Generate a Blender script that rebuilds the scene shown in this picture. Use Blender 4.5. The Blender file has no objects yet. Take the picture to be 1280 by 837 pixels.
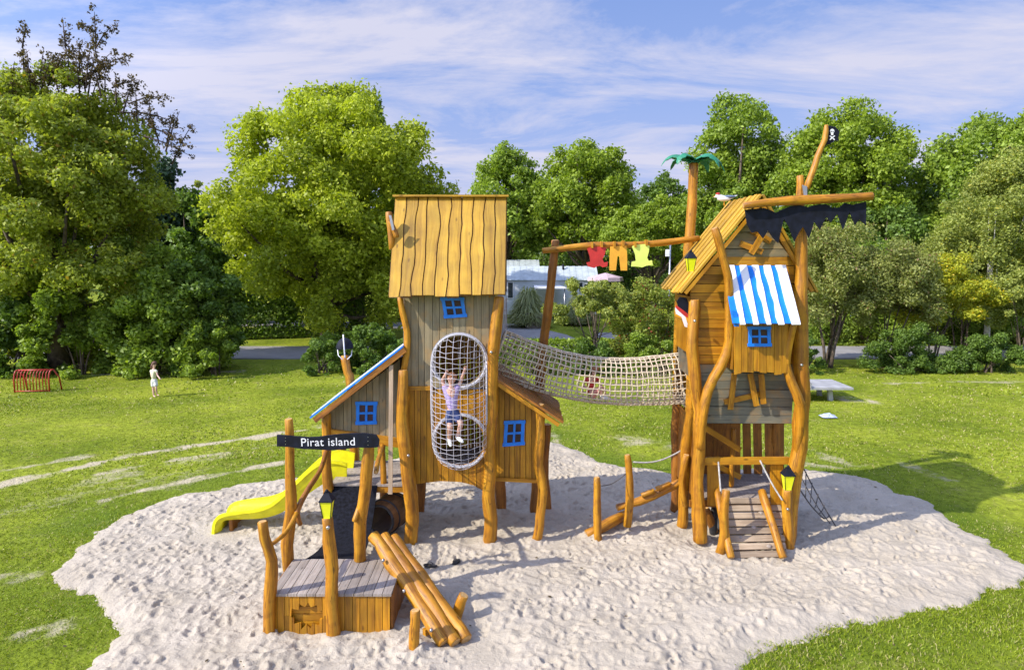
import bpy, math, random
import numpy as np
from mathutils import Vector, Matrix, noise as mnoise
from mathutils.geometry import tessellate_polygon

R = random.Random(11)
NR = np.random.default_rng(5)
sc = bpy.context.scene
COL = sc.collection
V = Vector
rad = math.radians

# ------------------------------------------------------------------ camera
CH = 4.7
PITCH = rad(6.7)
cam_d = bpy.data.cameras.new('camera')
cam = bpy.data.objects.new('camera', cam_d)
COL.objects.link(cam)
cam.location = (0, 0, CH)
cam.rotation_euler = (rad(90) - PITCH, 0, 0)
cam_d.lens = 24
cam_d.sensor_width = 36
cam_d.clip_end = 3000
sc.camera = cam
FP = 853.33


def ray(px, py):
    f = V((0, math.cos(PITCH), -math.sin(PITCH)))
    u = V((0, math.sin(PITCH), math.cos(PITCH)))
    return f + V((1, 0, 0)) * ((px - 640) / FP) + u * ((418.5 - py) / FP)


def P(px, py, Y):
    d = ray(px, py)
    return V((0, 0, CH)) + d * (Y / d.y)


def G(px, py, z=0.0):
    d = ray(px, py)
    return V((0, 0, CH)) + d * ((z - CH) / d.z)


# ------------------------------------------------------------------ mesh builder
class MB:
    def __init__(s):
        s.v = []; s.f = []; s.uv = []; s.m = []; s.sm = []

    def face(s, idx, uvs, mat=0, smooth=False):
        s.f.append(tuple(idx)); s.uv.extend(uvs); s.m.append(mat); s.sm.append(smooth)

    def tube(s, pts, rads, n=12, mat=0, cap=0, smooth=True, bevel=0.0, wob=0.0, closed=False, twist=0.0, flat=1.0):
        pts = [V(p) for p in pts]
        if not hasattr(rads, '__len__'):
            rads = [rads] * len(pts)
        rads = list(rads)
        if bevel > 0:
            d0 = (pts[1] - pts[0]).normalized(); d1 = (pts[-1] - pts[-2]).normalized()
            pts = [pts[0], pts[0] + d0 * bevel] + pts[1:-1] + [pts[-1] - d1 * bevel, pts[-1]]
            rads = [rads[0] - bevel, rads[0]] + rads[1:-1] + [rads[-1], rads[-1] - bevel]
        L = len(pts)
        base = len(s.v)
        t = (pts[1] - pts[0]).normalized()
        ref = V((0, 0, 1)) if abs(t.z) < 0.9 else V((1, 0, 0))
        a = ref.cross(t).normalized()
        acc = 0.0
        vs = []
        off = (R.random() * 40, R.random() * 40)
        sd = R.random() * 100
        for i in range(L):
            if closed:
                tn = (pts[(i + 1) % L] - pts[i - 1]).normalized()
            elif i == 0:
                tn = (pts[1] - pts[0]).normalized()
            elif i == L - 1:
                tn = (pts[-1] - pts[-2]).normalized()
            else:
                tn = ((pts[i + 1] - pts[i]).normalized() + (pts[i] - pts[i - 1]).normalized()).normalized()
            a = (a - tn * a.dot(tn)).normalized()
            b = tn.cross(a)
            if i: acc += (pts[i] - pts[i - 1]).length
            vs.append(acc)
            for k in range(n):
                ang = 2 * math.pi * k / n + twist
                r = rads[i]
                if wob:
                    r *= 1 + wob * mnoise.noise(V((math.cos(ang) * 1.2 + sd, math.sin(ang) * 1.2, acc * 2.2)))
                s.v.append(tuple(pts[i] + a * (math.cos(ang) * r) + b * (math.sin(ang) * r * flat)))
        rm = max(rads)
        segs = L if closed else L - 1
        for i in range(segs):
            j = (i + 1) % L
            for k in range(n):
                k2 = (k + 1) % n
                v0 = vs[i]; v1 = vs[j] if j else vs[i] + 0.1
                u0 = 2 * math.pi * k / n * rm; u1 = 2 * math.pi * (k + 1) / n * rm
                s.face((base + i * n + k, base + i * n + k2, base + j * n + k2, base + j * n + k),
                       [(u0 + off[0], v0 + off[1]), (u1 + off[0], v0 + off[1]), (u1 + off[0], v1 + off[1]), (u0 + off[0], v1 + off[1])], mat, smooth)
        if not closed:
            for e, st in ((0, base), (1, base + (L - 1) * n)):
                idx = [st + k for k in range(n)]
                uvs = [(math.cos(2 * math.pi * k / n) * rm + off[0], math.sin(2 * math.pi * k / n) * rm + off[1]) for k in range(n)]
                if e == 0: idx = idx[::-1]; uvs = uvs[::-1]
                s.face(idx, uvs, cap, False)

    def strip(s, pts, side, nrm, wl, wr, th, mat=0):
        pts = [V(p) for p in pts]
        side = V(side).normalized(); nrm = V(nrm).normalized()
        n = len(pts)
        if not hasattr(wl, '__len__'): wl = [wl] * n
        if not hasattr(wr, '__len__'): wr = [wr] * n
        base = len(s.v); off = (R.random() * 40, R.random() * 40); acc = 0; vs = []
        for i, p in enumerate(pts):
            if i: acc += (p - pts[i - 1]).length
            vs.append(acc)
            a = p - side * wl[i]; b = p + side * wr[i]
            for q in (a, b, b + nrm * th, a + nrm * th): s.v.append(tuple(q))
        W = wl[0] + wr[0]
        us = [0, W, W + th, 2 * W + th, 2 * W + 2 * th]
        for i in range(n - 1):
            for k in range(4):
                k2 = (k + 1) % 4
                s.face((base + i * 4 + k, base + i * 4 + k2, base + i * 4 + 4 + k2, base + i * 4 + 4 + k),
                       [(us[k] + off[0], vs[i] + off[1]), (us[k + 1] + off[0], vs[i] + off[1]), (us[k + 1] + off[0], vs[i + 1] + off[1]), (us[k] + off[0], vs[i + 1] + off[1])], mat)
        for st, rev in ((base, True), (base + (n - 1) * 4, False)):
            idx = [st, st + 1, st + 2, st + 3]
            if rev: idx = idx[::-1]
            s.face(idx, [(off[0], off[1]), (off[0] + W, off[1]), (off[0] + W, off[1] + th), (off[0], off[1] + th)], mat)

    def beam(s, p0, p1, w, h, mat=0, up=(0, 0, 1)):
        p0 = V(p0); p1 = V(p1)
        d = (p1 - p0).normalized()
        upv = V(up)
        if abs(d.dot(upv)) > 0.95: upv = V((0, -1, 0))
        side = d.cross(upv).normalized(); nrm = side.cross(d).normalized()
        s.strip([p0 - nrm * h / 2, p1 - nrm * h / 2], side, nrm, w / 2, w / 2, h, mat)

    def box(s, c, sz, mat=0, rz=0.0):
        c = V(c); x, y, z = sz
        M = Matrix.Rotation(rz, 3, 'Z')
        s.strip([c + M @ V((0, 0, -z / 2)), c + M @ V((0, 0, z / 2))], M @ V((1, 0, 0)), M @ V((0, 1, 0)), x / 2, x / 2, 0.0, mat) if False else s._box(c, sz, M, mat)

    def _box(s, c, sz, M, mat):
        x, y, z = (k / 2 for k in sz)
        b = len(s.v); off = (R.random() * 40, R.random() * 40)
        for q in ((-x, -y, -z), (x, -y, -z), (x, y, -z), (-x, y, -z), (-x, -y, z), (x, -y, z), (x, y, z), (-x, y, z)):
            s.v.append(tuple(c + M @ V(q)))
        for f in ((0, 1, 5, 4), (1, 2, 6, 5), (2, 3, 7, 6), (3, 0, 4, 7), (4, 5, 6, 7), (3, 2, 1, 0)):
            p = [V(s.v[b + i]) for i in f]
            w = (p[1] - p[0]).length; h = (p[3] - p[0]).length
            s.face([b + i for i in f], [(off[0], off[1]), (off[0] + w, off[1]), (off[0] + w, off[1] + h), (off[0], off[1] + h)], mat)

    def plate(s, outer, o, ex, ey, th, holes=(), mat=0, edge=None, swap=False):
        """extruded polygon; the front lies at o, thickness runs away along ex x ey reversed."""
        o = V(o); ex = V(ex).normalized(); ey = V(ey).normalized(); en = ex.cross(ey).normalized()
        loops = [list(outer)] + [list(h) for h in holes]
        flat = [p for l in loops for p in l]
        tri = tessellate_polygon([[V((p[0], p[1], 0)) for p in l] for l in loops])
        off = (R.random() * 40, R.random() * 40)
        N = len(flat); b = len(s.v)
        for p in flat: s.v.append(tuple(o + ex * p[0] + ey * p[1]))
        for p in flat: s.v.append(tuple(o + ex * p[0] + ey * p[1] - en * th))
        def uv(p): return ((p[1] if swap else p[0]) + off[0], (p[0] if swap else p[1]) + off[1])
        for t in tri:
            a, bb, c = t
            ar = (flat[bb][0] - flat[a][0]) * (flat[c][1] - flat[a][1]) - (flat[c][0] - flat[a][0]) * (flat[bb][1] - flat[a][1])
            if ar < 0: t = (a, c, bb)
            s.face([b + i for i in t], [uv(flat[i]) for i in t], mat)
            s.face([b + N + i for i in t[::-1]], [uv(flat[i]) for i in t[::-1]], mat)
        k = 0
        for li, l in enumerate(loops):
            ar = sum(l[i - 1][0] * l[i][1] - l[i][0] * l[i - 1][1] for i in range(len(l)))
            ccw = ar > 0
            want = (li == 0)
            for i in range(len(l)):
                i0 = k + i; i1 = k + (i + 1) % len(l)
                if ccw != want: i0, i1 = i1, i0
                q = [b + N + i0, b + N + i1, b + i1, b + i0]
                u0 = uv(flat[i0]); u1 = uv(flat[i1])
                s.face(q, [(u0[0] + th, u0[1]), (u1[0] + th, u1[1]), u1, u0], mat if edge is None else edge)
            k += len(l)

    def pplate(s, px, Y, th, holes=(), mat=0, edge=None, swap=False):
        """outline given as picture points lying on the upright plane at depth Y."""
        cv = lambda l: [(P(a, b, Y).x, P(a, b, Y).z) for a, b in l]
        s.plate(cv(px), (0, Y, 0), (1, 0, 0), (0, 0, 1), th, [cv(h) for h in holes], mat, edge, swap)

    def ell(s, c, r, n=14, m=8, mat=0, M=None):
        c = V(c); M = M or Matrix.Identity(3)
        b = len(s.v)
        for i in range(m + 1):
            th = math.pi * i / m
            for k in range(n):
                ph = 2 * math.pi * k / n
                s.v.append(tuple(c + M @ V((r[0] * math.sin(th) * math.cos(ph), r[1] * math.sin(th) * math.sin(ph), r[2] * math.cos(th)))))
        for i in range(m):
            for k in range(n):
                k2 = (k + 1) % n
                q = (b + i * n + k, b + (i + 1) * n + k, b + (i + 1) * n + k2, b + i * n + k2)
                s.face(q, [(k / n, i / m), (k / n, (i + 1) / m), ((k + 1) / n, (i + 1) / m), ((k + 1) / n, i / m)], mat, True)

    def raw(s, verts, faces, mat=0, smooth=True):
        b = len(s.v)
        s.v.extend(tuple(v) for v in verts)
        for f in faces: s.face([b + i for i in f], [(s.v[b + i][0] + s.v[b + i][1], s.v[b + i][2]) for i in f], mat, smooth)

    def build(s, name, mats, parent=None, loc=None):
        org = V((0, 0, 0))
        if parent is not None: org = V(parent['base'])
        elif loc is not None: org = V(loc)
        me = bpy.data.meshes.new(name)
        me.from_pydata([(v[0] - org.x, v[1] - org.y, v[2] - org.z) for v in s.v], [], s.f)
        uvl = me.uv_layers.new(name='UVMap')
        uvl.data.foreach_set('uv', [c for u in s.uv for c in u])
        me.polygons.foreach_set('material_index', s.m)
        me.polygons.foreach_set('use_smooth', s.sm)
        if not isinstance(mats, (list, tuple)): mats = [mats]
        mats = list(mats)
        if len(mats) == 1 and s.m and max(s.m) > 0: mats.append(M['inside'])
        for m in mats: me.materials.append(m)
        me.update()
        o = bpy.data.objects.new(name, me)
        COL.objects.link(o)
        if parent is not None: o.parent = parent
        else: o.location = org
        o['base'] = list(org)
        return o


def thing(name, label, cat, base, group=None):
    o = bpy.data.objects.new(name, None)
    COL.objects.link(o)
    o.empty_display_size = 0.2
    o.location = V(base); o['base'] = list(base)
    o['label'] = label; o['category'] = cat
    if group: o['group'] = group
    return o


def tag(o, label, cat, group=None):
    o['label'] = label; o['category'] = cat
    if group: o['group'] = group
    return o


# ------------------------------------------------------------------ materials
def nmat(name):
    m = bpy.data.materials.new(name)
    m.use_nodes = True
    nt = m.node_tree
    return m, nt, nt.nodes['Principled BSDF']


def N(nt, t, **kw):
    n = nt.nodes.new(t)
    for k, v in kw.items():
        if k.startswith('i_'):
            n.inputs[k[2:].replace('_', ' ')].default_value = v
        else:
            setattr(n, k, v)
    return n


def rampn(nt, stops):
    r = nt.nodes.new('ShaderNodeValToRGB')
    el = r.color_ramp.elements
    while len(el) < len(stops): el.new(0.5)
    for e, (p, c) in zip(el, stops):
        e.position = p
        e.color = (c[0], c[1], c[2], 1) if hasattr(c, '__len__') else (c, c, c, 1)
    return r


def mixc(nt, fac, a, b, mode='MIX'):
    m = nt.nodes.new('ShaderNodeMix'); m.data_type = 'RGBA'; m.blend_type = mode
    for sock, v in ((m.inputs[0], fac), (m.inputs[6], a), (m.inputs[7], b)):
        if hasattr(v, 'links'): nt.links.new(v, sock)
        elif hasattr(v, '__len__'): sock.default_value = (v[0], v[1], v[2], 1)
        else: sock.default_value = v
    return m.outputs[2]


def wood(name, dark, mid, light, rough=0.55, grain=(26, 1.6), bump=0.35, var=0.35, knots=True, blotch=None, cracks=False):
    m, nt, p = nmat(name)
    L = nt.links.new
    tc = N(nt, 'ShaderNodeTexCoord'); geo = N(nt, 'ShaderNodeNewGeometry')
    mp = N(nt, 'ShaderNodeMapping'); mp.inputs['Scale'].default_value = (grain[0], grain[1], 1)
    L(tc.outputs['UV'], mp.inputs[0])
    off = N(nt, 'ShaderNodeVectorMath', operation='SCALE'); off.inputs[0].default_value = (37, 91, 13)
    L(geo.outputs['Random Per Island'], off.inputs[3])
    add = N(nt, 'ShaderNodeVectorMath', operation='ADD'); L(mp.outputs[0], add.inputs[0]); L(off.outputs[0], add.inputs[1])
    n1 = N(nt, 'ShaderNodeTexNoise'); n1.inputs['Scale'].default_value = 1; n1.inputs['Detail'].default_value = 6; n1.inputs['Roughness'].default_value = 0.65; n1.inputs['Distortion'].default_value = 0.6
    L(add.outputs[0], n1.inputs['Vector'])
    r = rampn(nt, [(0.28, dark), (0.5, mid), (0.72, light)])
    L(n1.outputs['Fac'], r.inputs[0])
    n2 = N(nt, 'ShaderNodeTexNoise'); n2.inputs['Scale'].default_value = 2.6; n2.inputs['Detail'].default_value = 3
    L(tc.outputs['UV'], n2.inputs['Vector'])
    r2 = rampn(nt, [(0.3, 1 - var), (0.7, 1.0)])
    L(n2.outputs['Fac'], r2.inputs[0])
    c = mixc(nt, 1.0, r.outputs[0], r2.outputs[0], 'MULTIPLY')
    r3 = rampn(nt, [(0.0, 1 - var), (1.0, 1.0 + var * 0.3)])
    L(geo.outputs['Random Per Island'], r3.inputs[0])
    c = mixc(nt, 1.0, c, r3.outputs[0], 'MULTIPLY')
    if blotch:
        n4 = N(nt, 'ShaderNodeTexNoise'); n4.inputs['Scale'].default_value = 3.5; n4.inputs['Detail'].default_value = 4
        L(tc.outputs['UV'], n4.inputs['Vector'])
        r4 = rampn(nt, [(0.5, 0.0), (0.66, 0.75)]); L(n4.outputs['Fac'], r4.inputs[0])
        c = mixc(nt, r4.outputs[0], c, blotch)
    if cracks:
        mc = N(nt, 'ShaderNodeMapping'); mc.inputs['Scale'].default_value = (9, 0.55, 1)
        L(tc.outputs['UV'], mc.inputs[0])
        nc = N(nt, 'ShaderNodeTexNoise'); nc.inputs['Scale'].default_value = 1.4; nc.inputs['Detail'].default_value = 3; nc.inputs['Distortion'].default_value = 0.4
        L(mc.outputs[0], nc.inputs['Vector'])
        rc = rampn(nt, [(0.485, 0.0), (0.5, 0.75), (0.515, 0.0)]); L(nc.outputs['Fac'], rc.inputs[0])
        c = mixc(nt, rc.outputs[0], c, tuple(x * 0.4 for x in dark))
        nb = N(nt, 'ShaderNodeTexNoise'); nb.inputs['Scale'].default_value = 7; nb.inputs['Detail'].default_value = 5; L(tc.outputs['UV'], nb.inputs['Vector'])
        rb = rampn(nt, [(0.52, 0.0), (0.7, 0.55)]); L(nb.outputs['Fac'], rb.inputs[0])
        c = mixc(nt, rb.outputs[0], c, tuple(x * 0.8 for x in dark))
    if knots:
        mk = N(nt, 'ShaderNodeMapping'); mk.inputs['Scale'].default_value = (6, 2.2, 1)
        L(tc.outputs['UV'], mk.inputs[0])
        vo = N(nt, 'ShaderNodeTexVoronoi'); vo.inputs['Scale'].default_value = 1
        L(mk.outputs[0], vo.inputs['Vector'])
        rk = rampn(nt, [(0.05, 0.8), (0.12, 0.0)]); L(vo.outputs['Distance'], rk.inputs[0])
        c = mixc(nt, rk.outputs[0], c, tuple(x * 0.35 for x in dark))
    L(c, p.inputs['Base Color'])
    p.inputs['Roughness'].default_value = rough
    bp = N(nt, 'ShaderNodeBump'); bp.inputs['Strength'].default_value = bump; bp.inputs['Distance'].default_value = 0.01
    L(n1.outputs['Fac'], bp.inputs['Height']); L(bp.outputs[0], p.inputs['Normal'])
    return m


def plain(name, col, rough=0.5, metal=0.0, var=0.12, scale=6.0, bump=0.1, spec=0.5):
    m, nt, p = nmat(name)
    L = nt.links.new
    tc = N(nt, 'ShaderNodeTexCoord')
    n = N(nt, 'ShaderNodeTexNoise'); n.inputs['Scale'].default_value = scale; n.inputs['Detail'].default_value = 5
    L(tc.outputs['Object'], n.inputs['Vector'])
    r = rampn(nt, [(0.3, tuple(c * (1 - var * 1.6) for c in col)), (0.7, tuple(min(1, c * (1 + var)) for c in col))])
    L(n.outputs['Fac'], r.inputs[0]); L(r.outputs[0], p.inputs['Base Color'])
    p.inputs['Roughness'].default_value = rough; p.inputs['Metallic'].default_value = metal
    p.inputs['Specular IOR Level'].default_value = spec
    n2 = N(nt, 'ShaderNodeTexNoise'); n2.inputs['Scale'].default_value = scale * 8; n2.inputs['Detail'].default_value = 3
    L(tc.outputs['Object'], n2.inputs['Vector'])
    bp = N(nt, 'ShaderNodeBump'); bp.inputs['Strength'].default_value = bump; bp.inputs['Distance'].default_value = 0.01
    L(n2.outputs['Fac'], bp.inputs['Height']); L(bp.outputs[0], p.inputs['Normal'])
    return m


def leafmat(name, dark, light, accent=None, acc=0.08, trans=0.42):
    m, nt, p = nmat(name)
    L = nt.links.new
    geo = N(nt, 'ShaderNodeNewGeometry'); tc = N(nt, 'ShaderNodeTexCoord')
    n = N(nt, 'ShaderNodeTexNoise'); n.inputs['Scale'].default_value = 0.55; n.inputs['Detail'].default_value = 3
    L(tc.outputs['Object'], n.inputs['Vector'])
    mx = N(nt, 'ShaderNodeMath', operation='MULTIPLY_ADD'); mx.inputs[1].default_value = 0.55
    L(geo.outputs['Random Per Island'], mx.inputs[0])
    m2 = N(nt, 'ShaderNodeMath', operation='MULTIPLY'); m2.inputs[1].default_value = 0.9; L(n.outputs['Fac'], m2.inputs[0])
    L(m2.outputs[0], mx.inputs[2])
    st = [(0.25, dark), (0.95, light)]
    r = rampn(nt, st); L(mx.outputs[0], r.inputs[0])
    c = r.outputs[0]
    if accent:
        # a share of the leaves, more in some boughs than in others, has turned
        n3 = N(nt, 'ShaderNodeTexNoise'); n3.inputs['Scale'].default_value = 0.4; n3.inputs['Detail'].default_value = 2
        L(tc.outputs['Object'], n3.inputs['Vector'])
        gm = N(nt, 'ShaderNodeMath', operation='MULTIPLY'); L(geo.outputs['Random Per Island'], gm.inputs[0]); gm.inputs[1].default_value = 7.31
        fr = N(nt, 'ShaderNodeMath', operation='FRACT'); L(gm.outputs[0], fr.inputs[0])
        sb = N(nt, 'ShaderNodeMath', operation='MULTIPLY'); L(n3.outputs['Fac'], sb.inputs[0]); sb.inputs[1].default_value = acc * 2
        lt = N(nt, 'ShaderNodeMath', operation='LESS_THAN'); L(fr.outputs[0], lt.inputs[0]); L(sb.outputs[0], lt.inputs[1])
        c = mixc(nt, lt.outputs[0], c, accent)
    L(c, p.inputs['Base Color'])
    p.inputs['Roughness'].default_value = 0.5
    p.inputs['Specular IOR Level'].default_value = 0.35
    tr = N(nt, 'ShaderNodeBsdfTranslucent')
    bc = mixc(nt, 1.0, c, (1.15, 1.2, 0.5), 'MULTIPLY')
    L(bc, tr.inputs['Color'])
    ms = N(nt, 'ShaderNodeMixShader'); ms.inputs[0].default_value = trans
    L(p.outputs[0], ms.inputs[1]); L(tr.outputs[0], ms.inputs[2])
    L(ms.outputs[0], nt.nodes['Material Output'].inputs['Surface'])
    return m


M = {}
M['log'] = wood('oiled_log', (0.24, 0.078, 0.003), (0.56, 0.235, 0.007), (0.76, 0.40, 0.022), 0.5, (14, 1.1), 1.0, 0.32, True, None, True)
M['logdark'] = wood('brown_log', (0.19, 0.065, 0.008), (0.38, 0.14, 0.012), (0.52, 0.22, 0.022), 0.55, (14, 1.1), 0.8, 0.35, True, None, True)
M['plank'] = wood('oiled_plank', (0.30, 0.11, 0.004), (0.62, 0.27, 0.007), (0.76, 0.39, 0.018), 0.5, (22, 1.0), 0.5, 0.42)
M['roof'] = wood('roof_board', (0.38, 0.19, 0.012), (0.60, 0.335, 0.020), (0.72, 0.44, 0.04), 0.55, (14, 0.8), 0.6, 0.32)
M['roof_low'] = wood('roof_lower_board', (0.10, 0.04, 0.008), (0.20, 0.085, 0.012), (0.30, 0.14, 0.02), 0.6, (18, 1.0), 0.3, 0.2)
M['grey'] = wood('green_grey_stained_plank', (0.20, 0.155, 0.085), (0.34, 0.275, 0.155), (0.43, 0.34, 0.19), 0.6, (20, 1.2), 0.3, 0.3, True, (0.36, 0.22, 0.08))
M['slate'] = wood('slate_stained_plank', (0.12, 0.115, 0.085), (0.21, 0.20, 0.15), (0.30, 0.25, 0.16), 0.6, (20, 1.2), 0.3, 0.25, True, (0.30, 0.19, 0.08))
M['deck'] = wood('weathered_deck', (0.22, 0.18, 0.15), (0.38, 0.32, 0.27), (0.48, 0.42, 0.36), 0.8, (30, 1.4), 0.4, 0.3)
M['tread'] = wood('brown_grey_tread', (0.24, 0.17, 0.11), (0.40, 0.30, 0.20), (0.52, 0.41, 0.29), 0.8, (30, 1.4), 0.5, 0.35)
M['barewood'] = wood('pale_wood', (0.35, 0.25, 0.16), (0.52, 0.38, 0.25), (0.60, 0.46, 0.32), 0.7, (30, 1.4), 0.3, 0.15, False)
M['end'] = plain('cut_log_end', (0.55, 0.33, 0.12), 0.7, 0, 0.25, 25)
M['blue'] = plain('blue_paint', (0.008, 0.21, 0.78), 0.4, 0, 0.15)
M['white'] = plain('white_paint', (0.80, 0.80, 0.82), 0.45, 0, 0.08, 4)
M['black'] = plain('black_board', (0.007, 0.009, 0.019), 0.7, 0, 0.4, 9, 0.1, 0.25)
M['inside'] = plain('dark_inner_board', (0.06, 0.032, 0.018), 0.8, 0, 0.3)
M['yellow'] = plain('yellow_slide_plastic', (0.80, 0.75, 0.01), 0.35, 0, 0.14, 5, 0.15)
M['lamp'] = plain('lantern_yellow', (0.80, 0.80, 0.015), 0.3, 0, 0.05)
M['red'] = plain('red_board', (0.52, 0.028, 0.025), 0.55, 0, 0.15)
M['orange'] = plain('orange_board', (0.78, 0.38, 0.03), 0.55, 0, 0.1)
M['lime'] = plain('lime_board', (0.68, 0.82, 0.17), 0.55, 0, 0.06)
M['palm'] = plain('green_board', (0.025, 0.22, 0.12), 0.5, 0, 0.15)
M['rope'] = plain('beige_rope', (0.60, 0.50, 0.36), 0.85, 0, 0.2, 20, 0.4)
M['ropegrey'] = plain('grey_rope', (0.42, 0.40, 0.37), 0.85, 0, 0.2, 20, 0.4)
M['ropedark'] = plain('dark_rope', (0.10, 0.09, 0.08), 0.85, 0, 0.2, 20, 0.4)
M['net'] = plain('white_net_rope', (0.52, 0.50, 0.54), 0.7, 0, 0.1, 20, 0.2)
M['pipe'] = plain('white_coated_pipe', (0.50, 0.50, 0.55), 0.35, 0, 0.06)
M['steel'] = plain('steel', (0.55, 0.55, 0.57), 0.3, 0.9, 0.1)
M['rubber'] = plain('black_rubber_mat', (0.009, 0.010, 0.016), 0.9, 0, 0.55, 22, 1.0, 0.2)
M['tyre'] = plain('tyre_rubber', (0.03, 0.03, 0.034), 0.6, 0, 0.3, 14, 0.4)
M['barrel'] = wood('barrel_stave', (0.10, 0.05, 0.02), (0.25, 0.13, 0.05), (0.36, 0.2, 0.08), 0.6, (20, 1.2), 0.4, 0.4)
M['redmetal'] = plain('red_powder_coat', (0.42, 0.035, 0.02), 0.4, 0, 0.15)
M['concrete'] = plain('pale_concrete', (0.36, 0.36, 0.36), 0.8, 0, 0.15, 3, 0.3)
M['glass'] = plain('dark_window_glass', (0.04, 0.05, 0.06), 0.1, 0, 0.2)
M['pane_red'] = plain('dark_red_opening', (0.055, 0.018, 0.02), 0.6, 0, 0.3)
M['skin'] = plain('skin', (0.62, 0.36, 0.27), 0.55, 0, 0.06)
M['skin_pale'] = plain('pale_skin', (0.66, 0.42, 0.34), 0.55, 0, 0.06)
M['hair_red'] = plain('ginger_hair', (0.34, 0.14, 0.06), 0.6, 0, 0.3, 40, 0.5)
M['hair_brown'] = plain('brown_hair', (0.13, 0.06, 0.035), 0.6, 0, 0.3, 40, 0.5)
M['lilac'] = plain('lilac_cloth', (0.42, 0.33, 0.58), 0.85, 0, 0.12, 12, 0.3)
M['navy'] = plain('navy_cloth', (0.03, 0.05, 0.15), 0.85, 0, 0.15, 12, 0.3)
M['redcloth'] = plain('red_cloth', (0.50, 0.04, 0.035), 0.85, 0, 0.15, 12, 0.3)
M['cream'] = plain('cream_cloth', (0.72, 0.72, 0.50), 0.85, 0, 0.1, 12, 0.3)
M['whitecloth'] = plain('white_cloth', (0.75, 0.76, 0.72), 0.85, 0, 0.1, 12, 0.3)
M['pinkcloth'] = plain('pink_cloth', (0.60, 0.25, 0.22), 0.85, 0, 0.12, 12, 0.3)
M['caravan'] = plain('pale_grey_cladding', (0.58, 0.62, 0.66), 0.5, 0, 0.06, 2)
M['tin'] = plain('corrugated_roof', (0.45, 0.50, 0.50), 0.45, 0, 0.12, 2)
M['bark'] = plain('bark', (0.12, 0.09, 0.065), 0.9, 0, 0.4, 5, 0.8)
M['birch'] = plain('birch_bark', (0.50, 0.48, 0.43), 0.8, 0, 0.35, 5, 0.4)
M['twig'] = plain('dark_twig', (0.07, 0.045, 0.04), 0.9, 0, 0.3, 5, 0.4)
M['towel'] = plain('blue_white_towel', (0.45, 0.52, 0.75), 0.85, 0, 0.35, 25)

LF = {
    'lime': leafmat('lime_leaves', (0.13, 0.19, 0.012), (0.54, 0.61, 0.05)),
    'olive': leafmat('olive_leaves', (0.10, 0.15, 0.018), (0.44, 0.50, 0.065), (0.34, 0.24, 0.03), 0.03),
    'mid': leafmat('green_leaves', (0.07, 0.13, 0.018), (0.35, 0.47, 0.06)),
    'bright': leafmat('fresh_green_leaves', (0.08, 0.14, 0.014), (0.35, 0.46, 0.045)),
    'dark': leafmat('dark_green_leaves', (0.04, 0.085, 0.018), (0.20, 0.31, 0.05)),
    'fir': leafmat('blue_green_needles', (0.02, 0.05, 0.030), (0.07, 0.13, 0.07), None, 0, 0.15),
    'purple': leafmat('purple_leaves', (0.045, 0.038, 0.025), (0.14, 0.10, 0.05)),
    'brown': leafmat('olive_grey_leaves', (0.11, 0.14, 0.035), (0.39, 0.42, 0.12), (0.26, 0.17, 0.08), 0.05),
    'birch': leafmat('birch_leaves', (0.12, 0.165, 0.03), (0.42, 0.47, 0.11), (0.44, 0.40, 0.05), 0.05),
    'gold': leafmat('yellowing_leaves', (0.19, 0.24, 0.02), (0.56, 0.57, 0.05), (0.60, 0.46, 0.02), 0.12),
    'berry': leafmat('leaves_with_red_fruit', (0.12, 0.16, 0.025), (0.36, 0.42, 0.07), (0.36, 0.06, 0.03), 0.05),
    'pampas': leafmat('pampas_blades', (0.22, 0.26, 0.10), (0.48, 0.50, 0.26)),
    'grass': leafmat('grass_blades', (0.09, 0.145, 0.008), (0.30, 0.37, 0.024), (0.46, 0.41, 0.17), 0.16, 0.3),
}

# ------------------------------------------------------------------ world, sun
w = bpy.data.worlds.new('World'); sc.world = w; w.use_nodes = True
nt = w.node_tree; L = nt.links.new
bg = nt.nodes['Background']
SUN_EL = rad(38); SH_AZ = rad(26)            # shadows run toward +X, a little toward +Y
sun_dir = V((-math.cos(SUN_EL) * math.cos(SH_AZ), -math.cos(SUN_EL) * math.sin(SH_AZ), math.sin(SUN_EL)))
sky = N(nt, 'ShaderNodeTexSky', sky_type='NISHITA', sun_disc=False)
sky.sun_elevation = SUN_EL
sky.sun_rotation = math.atan2(sun_dir.x, sun_dir.y)
sky.air_density = 1.0; sky.dust_density = 0.6; sky.ozone_density = 2.2
tc = N(nt, 'ShaderNodeTexCoord')
sep = N(nt, 'ShaderNodeSeparateXYZ'); L(tc.outputs['Generated'], sep.inputs[0])
mz = N(nt, 'ShaderNodeMath', operation='MAXIMUM'); L(sep.outputs[2], mz.inputs[0]); mz.inputs[1].default_value = 0.0
az = N(nt, 'ShaderNodeMath', operation='ADD'); L(mz.outputs[0], az.inputs[0]); az.inputs[1].default_value = 0.10
dx = N(nt, 'ShaderNodeMath', operation='DIVIDE'); L(sep.outputs[0], dx.inputs[0]); L(az.outputs[0], dx.inputs[1])
dy = N(nt, 'ShaderNodeMath', operation='DIVIDE'); L(sep.outputs[1], dy.inputs[0]); L(az.outputs[0], dy.inputs[1])
cmb = N(nt, 'ShaderNodeCombineXYZ'); L(dx.outputs[0], cmb.inputs[0]); L(dy.outputs[0], cmb.inputs[1])
mp = N(nt, 'ShaderNodeMapping'); mp.inputs['Rotation'].default_value = (0, 0, rad(-24)); mp.inputs['Scale'].default_value = (0.62, 1.2, 1); mp.inputs['Location'].default_value = (3.1, 1.7, 0)
L(cmb.outputs[0], mp.inputs[0])
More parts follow.
